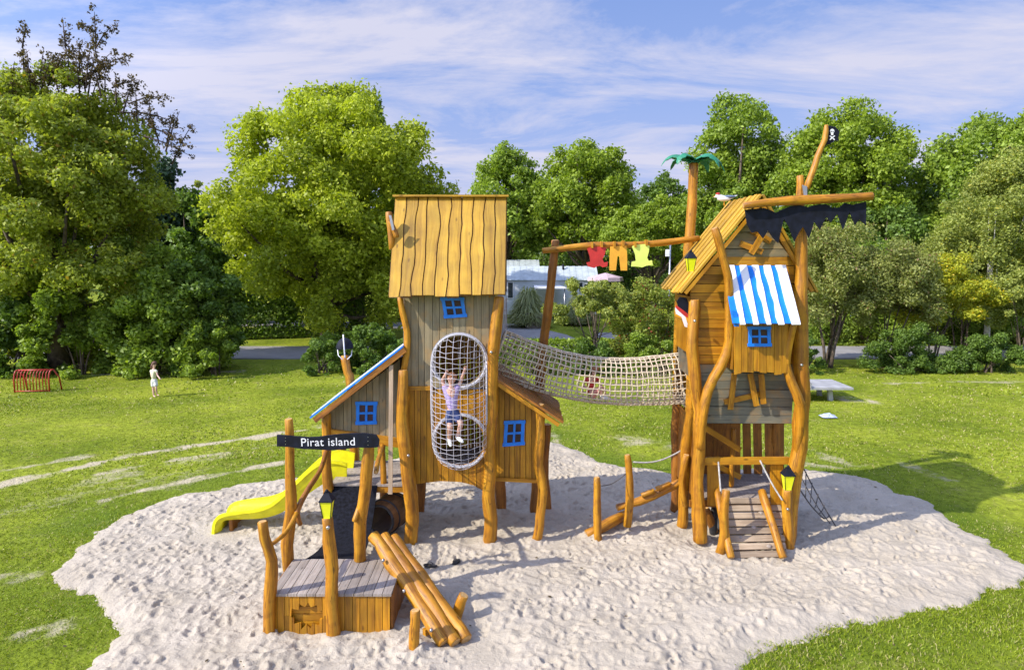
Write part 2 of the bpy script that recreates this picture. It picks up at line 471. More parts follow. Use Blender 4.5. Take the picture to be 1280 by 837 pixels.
cn = N(nt, 'ShaderNodeTexNoise'); cn.inputs['Scale'].default_value = 0.9; cn.inputs['Detail'].default_value = 9; cn.inputs['Roughness'].default_value = 0.66; cn.inputs['Distortion'].default_value = 0.5
L(mp.outputs[0], cn.inputs['Vector'])
cr = rampn(nt, [(0.43, 0.0), (0.50, 0.45), (0.60, 1.0)]); L(cn.outputs['Fac'], cr.inputs[0])
# thin veil toward the horizon
vr = rampn(nt, [(0.0, 0.92), (0.18, 0.85), (0.45, 0.8)]); L(sep.outputs[2], vr.inputs[0])
vcol = rampn(nt, [(0.0, (2.7, 2.85, 4.4)), (0.2, (1.75, 2.35, 4.5)), (0.45, (0.95, 1.7, 4.1))]); L(sep.outputs[2], vcol.inputs[0])
veil = mixc(nt, vr.outputs[0], sky.outputs[0], vcol.outputs[0])
csky = mixc(nt, cr.outputs[0], veil, (3.7, 3.75, 4.7))
# added sky gain toward the out-of-view sun side, to light the camera-facing fronts
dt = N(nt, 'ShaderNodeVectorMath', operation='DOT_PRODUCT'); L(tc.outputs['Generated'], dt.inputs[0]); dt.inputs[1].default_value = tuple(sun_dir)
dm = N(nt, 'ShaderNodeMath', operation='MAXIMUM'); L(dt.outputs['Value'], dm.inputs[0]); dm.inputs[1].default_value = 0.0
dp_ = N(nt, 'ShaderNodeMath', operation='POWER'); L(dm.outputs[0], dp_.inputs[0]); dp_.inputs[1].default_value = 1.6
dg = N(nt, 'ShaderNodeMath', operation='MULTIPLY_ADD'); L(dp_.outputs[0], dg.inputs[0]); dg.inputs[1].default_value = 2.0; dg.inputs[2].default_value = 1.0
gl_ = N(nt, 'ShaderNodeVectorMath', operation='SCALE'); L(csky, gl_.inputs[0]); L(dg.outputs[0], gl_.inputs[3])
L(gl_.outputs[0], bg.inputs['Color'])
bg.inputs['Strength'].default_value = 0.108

sd = bpy.data.lights.new('sun', 'SUN'); sd.energy = 3.5; sd.angle = rad(0.6); sd.color = (1.0, 0.93, 0.82)
so = bpy.data.objects.new('sun', sd); COL.objects.link(so)
so.rotation_euler = (-sun_dir).to_track_quat('-Z', 'Y').to_euler()
so.location = sun_dir * 60

# ------------------------------------------------------------------ ground
sand_px = [(40, 870), (95, 838), (128, 800), (118, 765), (92, 740), (74, 716), (84, 690), (112, 662), (160, 640), (230, 617), (300, 603), (380, 592), (470, 575),
           (560, 558), (640, 546), (690, 543), (708, 552), (740, 570), (790, 582), (850, 590), (920, 588), (1000, 583), (1060, 590), (1105, 600),
           (1130, 615), (1170, 632), (1205, 655), (1245, 685), (1280, 708), (1262, 728), (1200, 755), (1120, 775), (1050, 790), (985, 808), (930, 838), (890, 880)]
SP = np.array([[G(a, b).x, G(a, b).y] for a, b in sand_px] + [[2.5, 4.0], [-3.5, 4.0]])


def poly_sd(X, Y, poly):
    """signed distance to a polygon, positive inside"""
    d = np.full(X.shape, 1e9); inside = np.zeros(X.shape, bool)
    n = len(poly)
    for i in range(n):
        x0, y0 = poly[i]; x1, y1 = poly[(i + 1) % n]
        ex, ey = x1 - x0, y1 - y0
        t = np.clip(((X - x0) * ex + (Y - y0) * ey) / (ex * ex + ey * ey + 1e-12), 0, 1)
        d = np.minimum(d, np.hypot(X - x0 - t * ex, Y - y0 - t * ey))
        c = ((y0 > Y) != (y1 > Y)) & (X < (x1 - x0) * (Y - y0) / (y1 - y0 + 1e-12) + x0)
        inside ^= c
    return np.where(inside, d, -d)


def vnoise(X, Y, s, seed=0):
    """value noise, smooth, -1..1"""
    r = np.random.default_rng(seed)
    T = r.uniform(-1, 1, (256, 256))
    x = X * s + 1000.3; y = Y * s + 1000.7
    xi = np.floor(x).astype(int); yi = np.floor(y).astype(int)
    fx = x - xi; fy = y - yi
    fx = fx * fx * (3 - 2 * fx); fy = fy * fy * (3 - 2 * fy)
    g = lambda a, b: T[a % 256, b % 256]
    return (g(xi, yi) * (1 - fx) * (1 - fy) + g(xi + 1, yi) * fx * (1 - fy) + g(xi, yi + 1) * (1 - fx) * fy + g(xi + 1, yi + 1) * fx * fy)


def gridmesh(name, xs, ys, Z, keep=None, attrs=None, smooth=True):
    nx, ny = len(xs), len(ys)
    X, Y = np.meshgrid(xs, ys)
    co = np.stack([X, Y, Z], -1).reshape(-1, 3).astype(np.float32)
    i = np.arange(nx * ny).reshape(ny, nx)
    q = np.stack([i[:-1, :-1], i[:-1, 1:], i[1:, 1:], i[1:, :-1]], -1).reshape(-1, 4)
    if keep is not None:
        k = keep.reshape(-1)
        q = q[k[q].any(1)]
        used = np.unique(q); mpv = -np.ones(nx * ny, int); mpv[used] = np.arange(len(used))
        co = co[used]; q = mpv[q]
        if attrs: attrs = {a: v.reshape(-1)[used] for a, v in attrs.items()}
    me = bpy.data.meshes.new(name)
    me.vertices.add(len(co)); me.vertices.foreach_set('co', co.ravel())
    me.loops.add(len(q) * 4); me.loops.foreach_set('vertex_index', q.ravel())
    me.polygons.add(len(q)); me.polygons.foreach_set('loop_start', np.arange(len(q)) * 4)
    me.polygons.foreach_set('use_smooth', np.full(len(q), smooth))
    me.update(calc_edges=True)
    for a, v in (attrs or {}).items():
        at = me.attributes.new(a, 'FLOAT', 'POINT'); at.data.foreach_set('value', np.asarray(v, np.float32).ravel())
    o = bpy.data.objects.new(name, me); COL.objects.link(o)
    return o


# sand: trampled relief
xs = np.arange(-8.6, 10.4, 0.021); ys = np.arange(5.4, 16.6, 0.024)
X, Y = np.meshgrid(xs, ys)
sdv = poly_sd(X, Y, SP) - 0.10 + 0.16 * vnoise(X, Y, 1.6, 1) + 0.07 * vnoise(X, Y, 6, 2) + 0.03 * vnoise(X, Y, 18, 3)
Z = 0.03 * vnoise(X, Y, 1.1, 4) + 0.018 * vnoise(X, Y, 3.1, 5) + 0.008 * vnoise(X, Y, 8, 6) + 0.003 * vnoise(X, Y, 22, 7)
# trodden, scalloped ripples
WX = X + 0.12 * vnoise(X, Y, 2.3, 51) + 0.05 * vnoise(X, Y, 7, 52); WY = Y + 0.12 * vnoise(X, Y, 2.3, 53) + 0.05 * vnoise(X, Y, 7, 54)
Z += 0.026 * (0.5 - np.abs(vnoise(WX, WY, 5.2, 55))) + 0.022 * (0.5 - np.abs(vnoise(WX * 0.8, WY * 1.2, 9.0, 56))) + 0.009 * (0.5 - np.abs(vnoise(WX, WY, 15, 57)))
# footprints: elongated pits with a pushed-up rim
for k in range(7000):
    cx = NR.uniform(-8.4, 10.2); cy = 5.4 + (NR.random() ** 1.2) * 10.0
    a = NR.uniform(0, math.pi); ll = NR.uniform(0.045, 0.10); ww = ll * NR.uniform(0.38, 0.7); dp = NR.uniform(0.014, 0.038) * (1 if NR.random() < .75 else .5)
    rr = ll * 2.1
    i0, i1 = np.searchsorted(xs, [cx - rr, cx + rr]); j0, j1 = np.searchsorted(ys, [cy - rr, cy + rr])
    if i1 - i0 < 3 or j1 - j0 < 3: continue
    xx = X[j0:j1, i0:i1] - cx; yy = Y[j0:j1, i0:i1] - cy
    u = (xx * math.cos(a) + yy * math.sin(a)) / ll; v = (-xx * math.sin(a) + yy * math.cos(a)) / ww
    d2 = u * u + v * v
    pit = np.exp(-(d2 ** 3.2))
    skew = 0.5 * (1 + np.tanh(u * 1.5))
    rim = np.exp(-((np.sqrt(d2) - 1.35) / 0.33) ** 2) * (0.35 + 0.65 * skew)
    zz = Z[j0:j1, i0:i1]
    zz += -dp * pit * 1.0 + dp * 0.5 * rim
    m_ = zz * pit; Z[j0:j1, i0:i1] = zz - 0.35 * (zz - zz.mean()) * pit * 0.6
for a, b in [(513, 686), (613, 680), (524, 646), (627, 644), (670, 677), (685, 642), (413, 674), (336, 800), (416, 807), (518, 818), (566, 787), (748, 677), (784, 658), (875, 676), (852, 658), (844, 642), (985, 690), (900, 692), (733, 668)]:
    q = G(a, b); dd = np.hypot(X - q.x, (Y - q.y))
    Z += 0.045 * np.exp(-(dd / 0.16) ** 2) - 0.04 * np.exp(-((dd - 0.34) / 0.12) ** 2) * (0.5 + 0.5 * vnoise(X, Y, 2.5, 44))
for a, b, r_, d_ in [(275, 672, .45, .07), (590, 815, .5, .05), (947, 712, .45, .06), (480, 690, .5, .05)]:
    q = G(a, b); dd = np.hypot((X - q.x), (Y - q.y)); Z -= d_ * np.exp(-(dd / r_) ** 2)
Z = np.maximum(Z * 1.0 + 0.055, 0.014)
edge = np.clip(sdv / 0.35, -1, 1)
Zs = np.where(sdv > 0, 0.004 + (Z - 0.004) * np.clip(sdv / 0.3, 0, 1), sdv * 0.5)
sand = gridmesh('sand', xs, ys, Zs, keep=(sdv > -0.25))
sand['kind'] = 'structure'
m, nt, p = nmat('pale_sand'); L = nt.links.new
tc = N(nt, 'ShaderNodeTexCoord')
n1 = N(nt, 'ShaderNodeTexNoise'); n1.inputs['Scale'].default_value = 1.3; n1.inputs['Detail'].default_value = 6; L(tc.outputs['Object'], n1.inputs['Vector'])
r = rampn(nt, [(0.3, (0.400, 0.347, 0.268)), (0.7, (0.490, 0.430, 0.343))]); L(n1.outputs['Fac'], r.inputs[0])
n2 = N(nt, 'ShaderNodeTexNoise'); n2.inputs['Scale'].default_value = 55; n2.inputs['Detail'].default_value = 5; L(tc.outputs['Object'], n2.inputs['Vector'])
r2 = rampn(nt, [(0.3, 0.86), (0.7, 1.0)]); L(n2.outputs['Fac'], r2.inputs[0])
L(mixc(nt, 1.0, r.outputs[0], r2.outputs[0], 'MULTIPLY'), p.inputs['Base Color'])
p.inputs['Roughness'].default_value = 0.95; p.inputs['Specular IOR Level'].default_value = 0.15
n3 = N(nt, 'ShaderNodeTexNoise'); n3.inputs['Scale'].default_value = 17; n3.inputs['Distortion'].default_value = 1.0; n3.inputs['Detail'].default_value = 6; L(tc.outputs['Object'], n3.inputs['Vector'])
bp = N(nt, 'ShaderNodeBump'); bp.inputs['Strength'].default_value = 0.6; bp.inputs['Distance'].default_value = 0.03
L(n3.outputs['Fac'], bp.inputs['Height']); L(bp.outputs[0], p.inputs['Normal'])
sand.data.materials.append(m)

# lawn sheet: fine near, coarse far
def spaced(lo, hi, step, far, grow=1.35):
    mid = list(np.arange(lo, hi, step)); a = []; x = lo; s = step
    while x > -far: s *= grow; x -= s; a.append(x)
    b = []; x = mid[-1]; s = step
    while x < far: s *= grow; x += s; b.append(x)
    return np.array(a[::-1] + mid + b)
gx = spaced(-20, 20, 0.085, 1500); gy = spaced(4, 27, 0.085, 1500)
X, Y = np.meshgrid(gx, gy)
bare = np.zeros(X.shape)
tracks = [([(-60, 622), (0, 605), (62, 590), (119, 578), (172, 565.6), (259, 553), (397, 534)], 0.26, 1.0), ([(60, 612), (180, 586), (330, 556)], 0.5, 0.42), ([(0, 640), (120, 612), (300, 578)], 0.6, 0.30),
          ([(0, 588), (62, 578), (110, 569)], 0.25, 0.6), ([(134, 622), (219, 603), (312, 584), (353, 575)], 0.2, 0.75),
          ([(125, 590), (219, 573), (312, 559), (390, 548)], 0.2, 0.6), ([(60, 650), (140, 625), (230, 607)], 0.3, 0.25),
          ([(770, 545), (800, 552), (850, 560)], 0.45, 0.55), ([(1010, 578), (1050, 583), (1085, 580)], 0.22, 0.7), ([(1015, 560), (1040, 572), (1060, 578)], 0.3, 0.5),
          ([(1120, 575), (1160, 590), (1195, 600)], 0.25, 0.5), ([(95, 468), (190, 466), (300, 463)], 0.35, 0.55), ([(1055, 497), (1090, 501)], 0.5, 0.8),
          ([(1110, 478), (1200, 476), (1275, 477)], 0.3, 0.5), ([(0, 720), (30, 716)], 0.25, 0.6), ([(40, 790), (75, 780)], 0.18, 0.7), ([(1080, 565), (1150, 562)], 0.2, 0.35),
          ([(150, 560), (290, 542)], 0.12, 0.25), ([(700, 555), (690, 540)], 0.2, 0.6), ([(820, 475), (905, 480)], 0.3, 0.3)]
wob = 0.22 * vnoise(X, Y, 1.3, 71) + 0.10 * vnoise(X, Y, 4.5, 72); brk = np.clip(0.95 + 0.5 * vnoise(X, Y, 2.1, 73) + 0.45 * vnoise(X, Y, 6.5, 74), 0, 1.25)
for pts, wd, am in tracks:
    q = [G(a, b) for a, b in pts]
    for a, b in zip(q[:-1], q[1:]):
        ex, ey = b.x - a.x, b.y - a.y
        t = np.clip(((X - a.x) * ex + (Y - a.y) * ey) / (ex * ex + ey * ey), 0, 1)
        d = np.hypot(X - a.x - t * ex, Y - a.y - t * ey)
        bare = np.maximum(bare, am * brk * np.exp(-((np.abs(d + wob * min(1, wd * 3))) / (wd * .8)) ** 2))
LZ = -0.0 + 0.02 * vnoise(X, Y, 0.4, 9) * (np.abs(X) < 30) * (Y < 40)
LZ = LZ - 0.02
lawn = gridmesh('lawn', gx, gy, LZ, attrs={'bare': bare, 'lush': 0.75 * np.exp(-(np.clip(-poly_sd(X, Y, SP), 0, 50) / 1.1) ** 2) * np.clip(0.6 + 0.6 * vnoise(X, Y, 0.8, 75), 0, 1)})
lawn['kind'] = 'structure'
m, nt, p = nmat('lawn_ground'); L = nt.links.new
tc = N(nt, 'ShaderNodeTexCoord')
def nz(scale, detail=5, vec=None, rough=0.55):
    n = N(nt, 'ShaderNodeTexNoise'); n.inputs['Scale'].default_value = scale; n.inputs['Detail'].default_value = detail; n.inputs['Roughness'].default_value = rough
    L(vec or tc.outputs['Object'], n.inputs['Vector']); return n.outputs['Fac']
a1 = rampn(nt, [(0.35, (0.14, 0.19, 0.012)), (0.65, (0.30, 0.345, 0.030))]); L(nz(0.35, 6), a1.inputs[0])
a2 = rampn(nt, [(0.33, 0.5), (0.60, 1.12)]); L(nz(6.0, 8, None, 0.7), a2.inputs[0])
c = mixc(nt, 1.0, a1.outputs[0], a2.outputs[0], 'MULTIPLY')
a3 = rampn(nt, [(0.54, 0.0), (0.72, 0.75)]); L(nz(1.7, 8, None, 0.75), a3.inputs[0])
c = mixc(nt, a3.outputs[0], c, (0.32, 0.28, 0.10))
a5 = rampn(nt, [(0.56, 0.0), (0.66, 0.8)]); L(nz(4.3, 9, None, 0.8), a5.inputs[0])
c = mixc(nt, a5.outputs[0], c, (0.07, 0.11, 0.012))
lu = N(nt, 'ShaderNodeAttribute', attribute_name='lush')
c = mixc(nt, lu.outputs['Fac'], c, (0.075, 0.13, 0.010))
at = N(nt, 'ShaderNodeAttribute', attribute_name='bare')
ats = N(nt, 'ShaderNodeMath', operation='MULTIPLY'); ats.inputs[1].default_value = 0.62; L(at.outputs['Fac'], ats.inputs[0])
ad = N(nt, 'ShaderNodeMath', operation='ADD'); L(ats.outputs[0], ad.inputs[0]); L(nz(5.5, 10, None, 0.85), ad.inputs[1])
a4 = rampn(nt, [(0.86, 0.0), (1.05, 1.0)]); 
dv = N(nt, 'ShaderNodeMath', operation='MULTIPLY'); dv.inputs[1].default_value = 0.9; L(ad.outputs[0], dv.inputs[0]); L(dv.outputs[0], a4.inputs[0])
a4.color_ramp.elements[0].position = 0.60; a4.color_ramp.elements[1].position = 0.92
c = mixc(nt, a4.outputs[0], c, (0.46, 0.40, 0.27))
L(c, p.inputs['Base Color']); p.inputs['Roughness'].default_value = 0.95; p.inputs['Specular IOR Level'].default_value = 0.1
bp = N(nt, 'ShaderNodeBump'); bp.inputs['Strength'].default_value = 0.9; bp.inputs['Distance'].default_value = 0.05
L(nz(16, 6), bp.inputs['Height']); L(bp.outputs[0], p.inputs['Normal'])
lawn.data.materials.append(m)


def quads_mesh(name, co, mat, n=4):
    """co: (k, n, 3) -> k separate faces"""
    k = len(co)
    me = bpy.data.meshes.new(name)
    me.vertices.add(k * n); me.vertices.foreach_set('co', co.astype(np.float32).ravel())
    me.loops.add(k * n); me.loops.foreach_set('vertex_index', np.arange(k * n))
    me.polygons.add(k); me.polygons.foreach_set('loop_start', np.arange(k) * n)
    me.update(calc_edges=True)
    me.materials.append(mat)
    return me


def bare_at(x, y):
    i = np.clip(np.searchsorted(gx, x), 0, len(gx) - 1); j = np.clip(np.searchsorted(gy, y), 0, len(gy) - 1)
    return bare[j, i]


def grass(y0, y1, dens, hgt, wid, seed):
    r = np.random.default_rng(seed)
    xw = y1 * 0.80 + 1
    n = int(dens * (y1 - y0) * 2 * xw)
    x = r.uniform(-xw, xw, n); y = r.uniform(y0, y1, n)
    k = np.abs(x) < y * 0.80 + 1; x = x[k]; y = y[k]
    s = poly_sd(x, y, SP) - 0.10 + 0.16 * vnoise(x, y, 1.6, 1) + 0.07 * vnoise(x, y, 6, 2)
    dn = 0.5 + 0.5 * vnoise(x, y, 1.1, 21) + 0.3 * vnoise(x, y, 4, 22)
    k = (s < 0.02 + r.exponential(0.11, len(x)) * (r.random(len(x)) < 0.4)) & (r.random(len(x)) > bare_at(x, y) * 1.1) & (r.random(len(x)) < 0.35 + dn)
    x = x[k]; y = y[k]; n = len(x)
    h = hgt * r.uniform(0.5, 1.35, n) * (0.75 + 0.5 * (0.5 + 0.5 * vnoise(x, y, 0.9, 23)))
    an = r.uniform(0, 2 * math.pi, n); lean = r.uniform(0.1, 1.1, n); la = r.uniform(0, 2 * math.pi, n)
    b = np.stack([x, y, np.full(n, -0.035)], -1)
    sdv_ = np.stack([np.cos(an), np.sin(an), np.zeros(n)], -1) * (wid * r.uniform(0.6, 1.4, n))[:, None]
    up = np.stack([np.cos(la) * lean * h, np.sin(la) * lean * h, h], -1)
    co = np.stack([b - sdv_, b + sdv_, b + up * 0.6 + sdv_ * 0.7, b + up], 1)
    co[:, 2, 2] += 0.01
    return co

g = np.concatenate([grass(5.6, 9.5, 2400, 0.038, 0.005, 31), grass(9.5, 14, 900, 0.042, 0.008, 32), grass(14, 22, 220, 0.045, 0.015, 33), grass(22, 29, 55, 0.055, 0.028, 34)])
go = bpy.data.objects.new('grass', quads_mesh('grass', g, LF['grass'])); COL.objects.link(go)
go['kind'] = 'stuff'; go['label'] = 'short trampled green grass around the pale sand'; go['category'] = 'grass'

# fallen leaves and small litter
rr = np.random.default_rng(61); n = 420
lx = rr.uniform(-8, 10, n); ly = rr.uniform(6.2, 24, n)
a_ = rr.uniform(0, 6.28, n); sz = rr.uniform(0.012, 0.035, n)
zz = np.interp(poly_sd(lx, ly, SP), [-.2, .3], [0.03, 0.085])
t_ = np.stack([np.cos(a_), np.sin(a_), rr.uniform(-.3, .3, n)], -1) * sz[:, None]; b_ = np.stack([-np.sin(a_), np.cos(a_), rr.uniform(-.3, .3, n)], -1) * (sz * .6)[:, None]
ps_ = np.stack([lx, ly, zz], -1)
o = bpy.data.objects.new('leaf_litter', quads_mesh('leaf_litter', np.stack([ps_ - t_, ps_ - b_, ps_ + t_, ps_ + b_], 1), LF['purple'])); COL.objects.link(o)
o['kind'] = 'stuff'; o['label'] = 'few small dry leaves scattered on sand and grass'; o['category'] = 'litter'

# roads
def flat(name, pts, z, mat, th=None):
    mb = MB(); mb.plate([(q[0], q[1]) for q in pts], (0, 0, z), (1, 0, 0), (0, 1, 0), 0.10)
    o = mb.build(name, mat); o['kind'] = 'structure'; return o
m, nt, p = nmat('asphalt'); L = nt.links.new
tc = N(nt, 'ShaderNodeTexCoord')
r = rampn(nt, [(0.3, (0.20, 0.19, 0.185)), (0.7, (0.30, 0.285, 0.275))]); L(nz(0.7, 8, None, 0.7), r.inputs[0]); L(r.outputs[0], p.inputs['Base Color'])
p.inputs['Roughness'].default_value = 0.9
M['asphalt'] = m
flat('road', [(-90, 30.6), (90, 30.9), (90, 35.0), (-90, 34.7)], 0.03, M['asphalt'])
flat('side_road', [(-4, 34.9), (4.2, 34.95), (3.2, 40), (0.5, 46.5), (-30, 50.0), (-30, 46.3), (-3, 43.0), (-2.8, 40)], 0.026, M['asphalt'])
flat('path', [(4.3, 35.0), (14, 35.02), (10.5, 38.5), (7.0, 41.5), (5.2, 41)], 0.026, M['asphalt'])


# ------------------------------------------------------------------ trees and bushes
def leaves(cs, rs, n, size, rr, up=0.25, aspect=0.6, surf=0.55, flat_=1.0):
    """cs clump centres (k,3), rs clump radii (k,), returns (n,4,3) leaf quads"""
    cs = np.asarray(cs); rs = np.asarray(rs)
    n = int(n * 1.35); size = size * 0.88
    wgt = rs ** 2; wgt = wgt / wgt.sum()
    i = rr.choice(len(cs), n, p=wgt)
    d = rr.normal(size=(n, 3)); d /= np.linalg.norm(d, axis=1)[:, None]
    q = rr.random(n)
    rad_ = np.where(q < surf, rr.uniform(0.72, 1.08, n), rr.random(n) ** 0.5)
    rad_ = np.where(q > 0.90, rr.uniform(1.0, 1.45, n), rad_)
    # boughs: bumpy surface
    bm = 1 + 0.22 * np.sin(d[:, 0] * 7 + i * 1.7) * np.sin(d[:, 1] * 6 + i) * np.cos(d[:, 2] * 8 + i * 0.6)
    pos = cs[i] + d * (rs[i] * rad_ * bm)[:, None] * np.array([1, 1, 0.82 * flat_])
    nn = d * 0.55 + rr.normal(size=(n, 3)) * 0.65; nn[:, 2] += up
    nn /= np.linalg.norm(nn, axis=1)[:, None]
    t = np.cross(nn, rr.normal(size=(n, 3))); t /= np.linalg.norm(t, axis=1)[:, None]
    b = np.cross(nn, t)
    s = size * rr.uniform(0.55, 1.35, n)
    t = t * s[:, None]; b = b * (s * aspect)[:, None]
    bend = nn * (s * 0.25)[:, None]
    return np.stack([pos - t - bend, pos - b * 0.9, pos + t - bend, pos + b], 1)


def crown_clumps(c, r, k, rr, cr=(0.2, 0.36), egg=0.0, low=-0.75, fill=0.15):
    c = np.array(c); r = np.array(r)
    out = []; rs = []
    m_ = min(r[0], r[2])
    while len(out) < k:
        d = rr.normal(size=3); d /= np.linalg.norm(d)
        if d[2] < low: continue
        f = rr.uniform(0.60, 0.93) if rr.random() > fill else rr.uniform(0.1, 0.6)
        rad_ = m_ * rr.uniform(*cr)
        q = d * f
        if egg: 
            wz = 1 - egg * (q[2] * 0.5 + 0.5) * 1.0
            q[0] *= wz; q[1] *= wz
        out.append(c + q * r); rs.append(rad_)
    return np.array(out), np.array(rs)


def mesh_obj(name, me, parent):
    o = bpy.data.objects.new(name, me); COL.objects.link(o); o.parent = parent
    b = V(parent['base'])
    me.transform(Matrix.Translation(-b)); o['base'] = list(b)
    return o


def tree(name, label, cat, px, top, Y, wpx, bottom, mat, n, leaf, k=130, seed=1, group=None, trunk=True, bark='bark', egg=0.25, cr=(0.10, 0.21), low=-0.9,
         depth=None, stems=1, trunk_r=None, aspect=0.6, extra=None, fill=0.15, base_px=None):
    """px centre column, top/bottom rows of the crown, wpx width in picture, all at depth Y"""
    rr = np.random.default_rng(seed); Rr = random.Random(seed)
    cx = P(px, 400, Y).x; zt = P(px, top, Y).z; zb = -0.45 * zt if bottom >= 1000 else max(P(px, bottom, Y).z, 0.15)
    rx = (P(px + wpx / 2, 400, Y).x - P(px - wpx / 2, 400, Y).x) / 2
    rz = (zt - zb) / 2; ry = depth or rx * 0.9
    c = (cx, Y, (zt + zb) / 2)
    base = (P(base_px, 400, Y).x if base_px else cx, Y, -0.03)
    root = thing(name, label, cat, base, group)
    cs, rs = crown_clumps(c, (rx, ry, rz), k, rr, cr, egg, low, fill)
    co = leaves(cs, rs, n, leaf, rr, aspect=aspect)
    if extra is not None: co = np.concatenate([co, extra(rr)])
    co = co[co[:, :, 2].min(1) > 0.0]
    mesh_obj('crown' if trunk else 'foliage', quads_mesh('crown', co, LF[mat]), root)
    mb = MB()
    tr = trunk_r or max(0.05, 0.028 * zt)
    for s_ in range(stems):
        bx = base[0] + (Rr.uniform(-0.25, 0.25) if stems > 1 else 0); by = Y + (Rr.uniform(-0.2, 0.2) if stems > 1 else 0)
        tx = c[0] + Rr.uniform(-0.3, 0.3) * rx * (0.5 if stems == 1 else 1.6)
        zt2 = c[2] + rz * 0.15
        pts = [V((bx, by, -0.1)), V((bx + (tx - bx) * 0.15, by, zt2 * 0.25)), V((bx + (tx - bx) * 0.45, by, zt2 * 0.55)), V((tx, by, zt2))]
        mb.tube(pts, [tr * 1.25, tr, tr * 0.75, tr * 0.25], 8, wob=0.15)
        if s_ < stems - 1: mb.build('stem', M[bark], root); mb = MB()
    nl = min(len(cs), 16 if trunk else 8)
    for q in cs[:nl]:
        h = Rr.uniform(0.25, 0.6)
        st = V((base[0], Y, max(0.1, zb * 0.6 + (c[2] - zb) * h * 0.6)))
        if q[2] < 0.3: continue
        e = V(q)
        mid = st.lerp(e, 0.5) + V((0, 0, -0.08 * (e - st).length))
        mb.tube([st, mid, e], [tr * 0.42, tr * 0.28, tr * 0.08], 6)
    mb.build('trunk' if trunk else 'stem', M[bark], root)
    return root


G_T = 'trees beyond the lawn'
# left edge
def purple_sprays(rr):
    return np.zeros((0, 4, 3))
t1 = tree('tree', 'tall olive-green tree at the left edge with dark purple twigs sticking out of its top', 'tree', 84, 72, 27.5, 330, 420, 'olive', 90000, 0.095, 260, 3, G_T, egg=0.36, cr=(0.065, 0.14), fill=0.35, base_px=70)
# its dark top sprays
mb = MB(); sp = []; rs_ = []
rr = np.random.default_rng(77)
for (x0, y0, x1, y1) in [(60, 150, 30, 88), (30, 88, 28, 60), (28, 60, 33, 30), (60, 130, 10, 95), (40, 120, 3, 88), (80, 130, 82, 60), (82, 60, 78, 22), (110, 120, 120, 60), (120, 60, 118, 15), (110, 100, 140, 65), (120, 90, 165, 68), (120, 60, 140, 33), (118, 40, 100, 33),
                         (140, 110, 175, 100), (160, 130, 205, 120), (170, 140, 222, 155), (190, 160, 235, 182), (90, 110, 130, 80), (50, 100, 55, 60), (100, 120, 95, 70), (180, 170, 238, 195), (20, 110, 0, 105), (150, 140, 190, 150)] + [(x + R.uniform(-8, 8), yy + 30, x + R.uniform(-14, 22), yy - R.uniform(5, 22)) for x, yy in [(5, 105), (20, 98), (32, 92), (45, 82), (55, 92), (65, 78), (78, 82), (90, 75), (102, 85), (112, 80), (124, 90), (136, 95), (148, 100), (160, 112), (170, 122), (182, 130), (192, 145), (202, 150), (212, 160), (220, 175), (98, 60), (70, 66), (122, 70), (46, 105), (75, 100), (110, 105)]]:
    a = P(x0, y0, 27.5 + R.uniform(-1, 1)); b = P(x1, y1, 27.5 + R.uniform(-1.5, 1.5))
    mb.tube([a, a.lerp(b, 0.5) + V((0, 0, 0.1)), b], [0.035, 0.022, 0.008], 5)
    for i in range(14):
        q = a.lerp(b, rr.uniform(0.15, 1.05)); sp.append((q.x + rr.normal() * 0.08, q.y + rr.normal() * 0.1, q.z + rr.normal() * 0.08)); rs_.append(rr.uniform(0.06, 0.17))
mb.build('twig', M['twig'], t1)
mesh_obj('dark_foliage', quads_mesh('dark_foliage', leaves(sp, rs_, 5200, 0.065, rr), LF['purple']), t1)['label'] = 'sparse dark purple leaves on bare top twigs'

tree('fir_tree', 'dark blue-green conifer between the olive tree and the big lime-green tree', 'tree', 212, 185, 40, 78, 400, 'fir', 9000, 0.16, 26, 8, G_T, egg=0.75, cr=(0.3, 0.5))
tree('tree', 'small pale tree in the gap left of the big round lime-green tree', 'tree', 262, 215, 62, 60, 400, 'birch', 5000, 0.2, 16, 9, G_T)
tree('tree', 'big round lime-green tree behind the yellow slide', 'tree', 424, 98, 37, 325, 425, 'lime', 105000, 0.12, 290, 10, G_T, egg=0.15, cr=(0.07, 0.15), trunk_r=0.34, low=-0.97, fill=0.3, base_px=408)
tree('tree', 'darker green tree rising just behind the big lime-green tree', 'tree', 448, 99, 44, 123, 330, 'mid', 14400, 0.146, max(130, 2 * 20 * 2), 11, G_T, egg=0.15)
tree('tree', 'dense green tree left of the pair beyond the caravan', 'tree', 634, 178, 62, 145, 335, 'mid', 24000, 0.181, max(130, 2 * 34 * 2), 12, G_T, egg=0.3)
tree('tree', 'leafy green tree right of the pair beyond the caravan', 'tree', 733, 168, 60, 158, 332, 'bright', 27200, 0.181, max(130, 2 * 36 * 2), 13, G_T, egg=0.25)
tree('tree', 'small distant dark tree seen between clothes line and palm', 'tree', 826, 214, 80, 80, 300, 'dark', 6400, 0.224, max(130, 2 * 14 * 2), 14, G_T, egg=0.15)
tree('tree', 'rounded yellow-green tree behind the hanging board clothes', 'tree', 815, 242, 46, 136, 345, 'bright', 25600, 0.112, max(130, 2 * 26 * 2), 15, G_T, egg=0.1)
tree('tree', 'tall green tree directly behind the green palm top', 'tree', 914, 114, 52, 150, 330, 'mid', 32000, 0.155, 190, 16, G_T, egg=0.1, fill=0.4)
tree('tree', 'tall sunlit tree behind the skull flag', 'tree', 1052, 118, 48, 195, 350, 'bright', 38400, 0.146, max(130, 2 * 40 * 2), 17, G_T, egg=0.3)
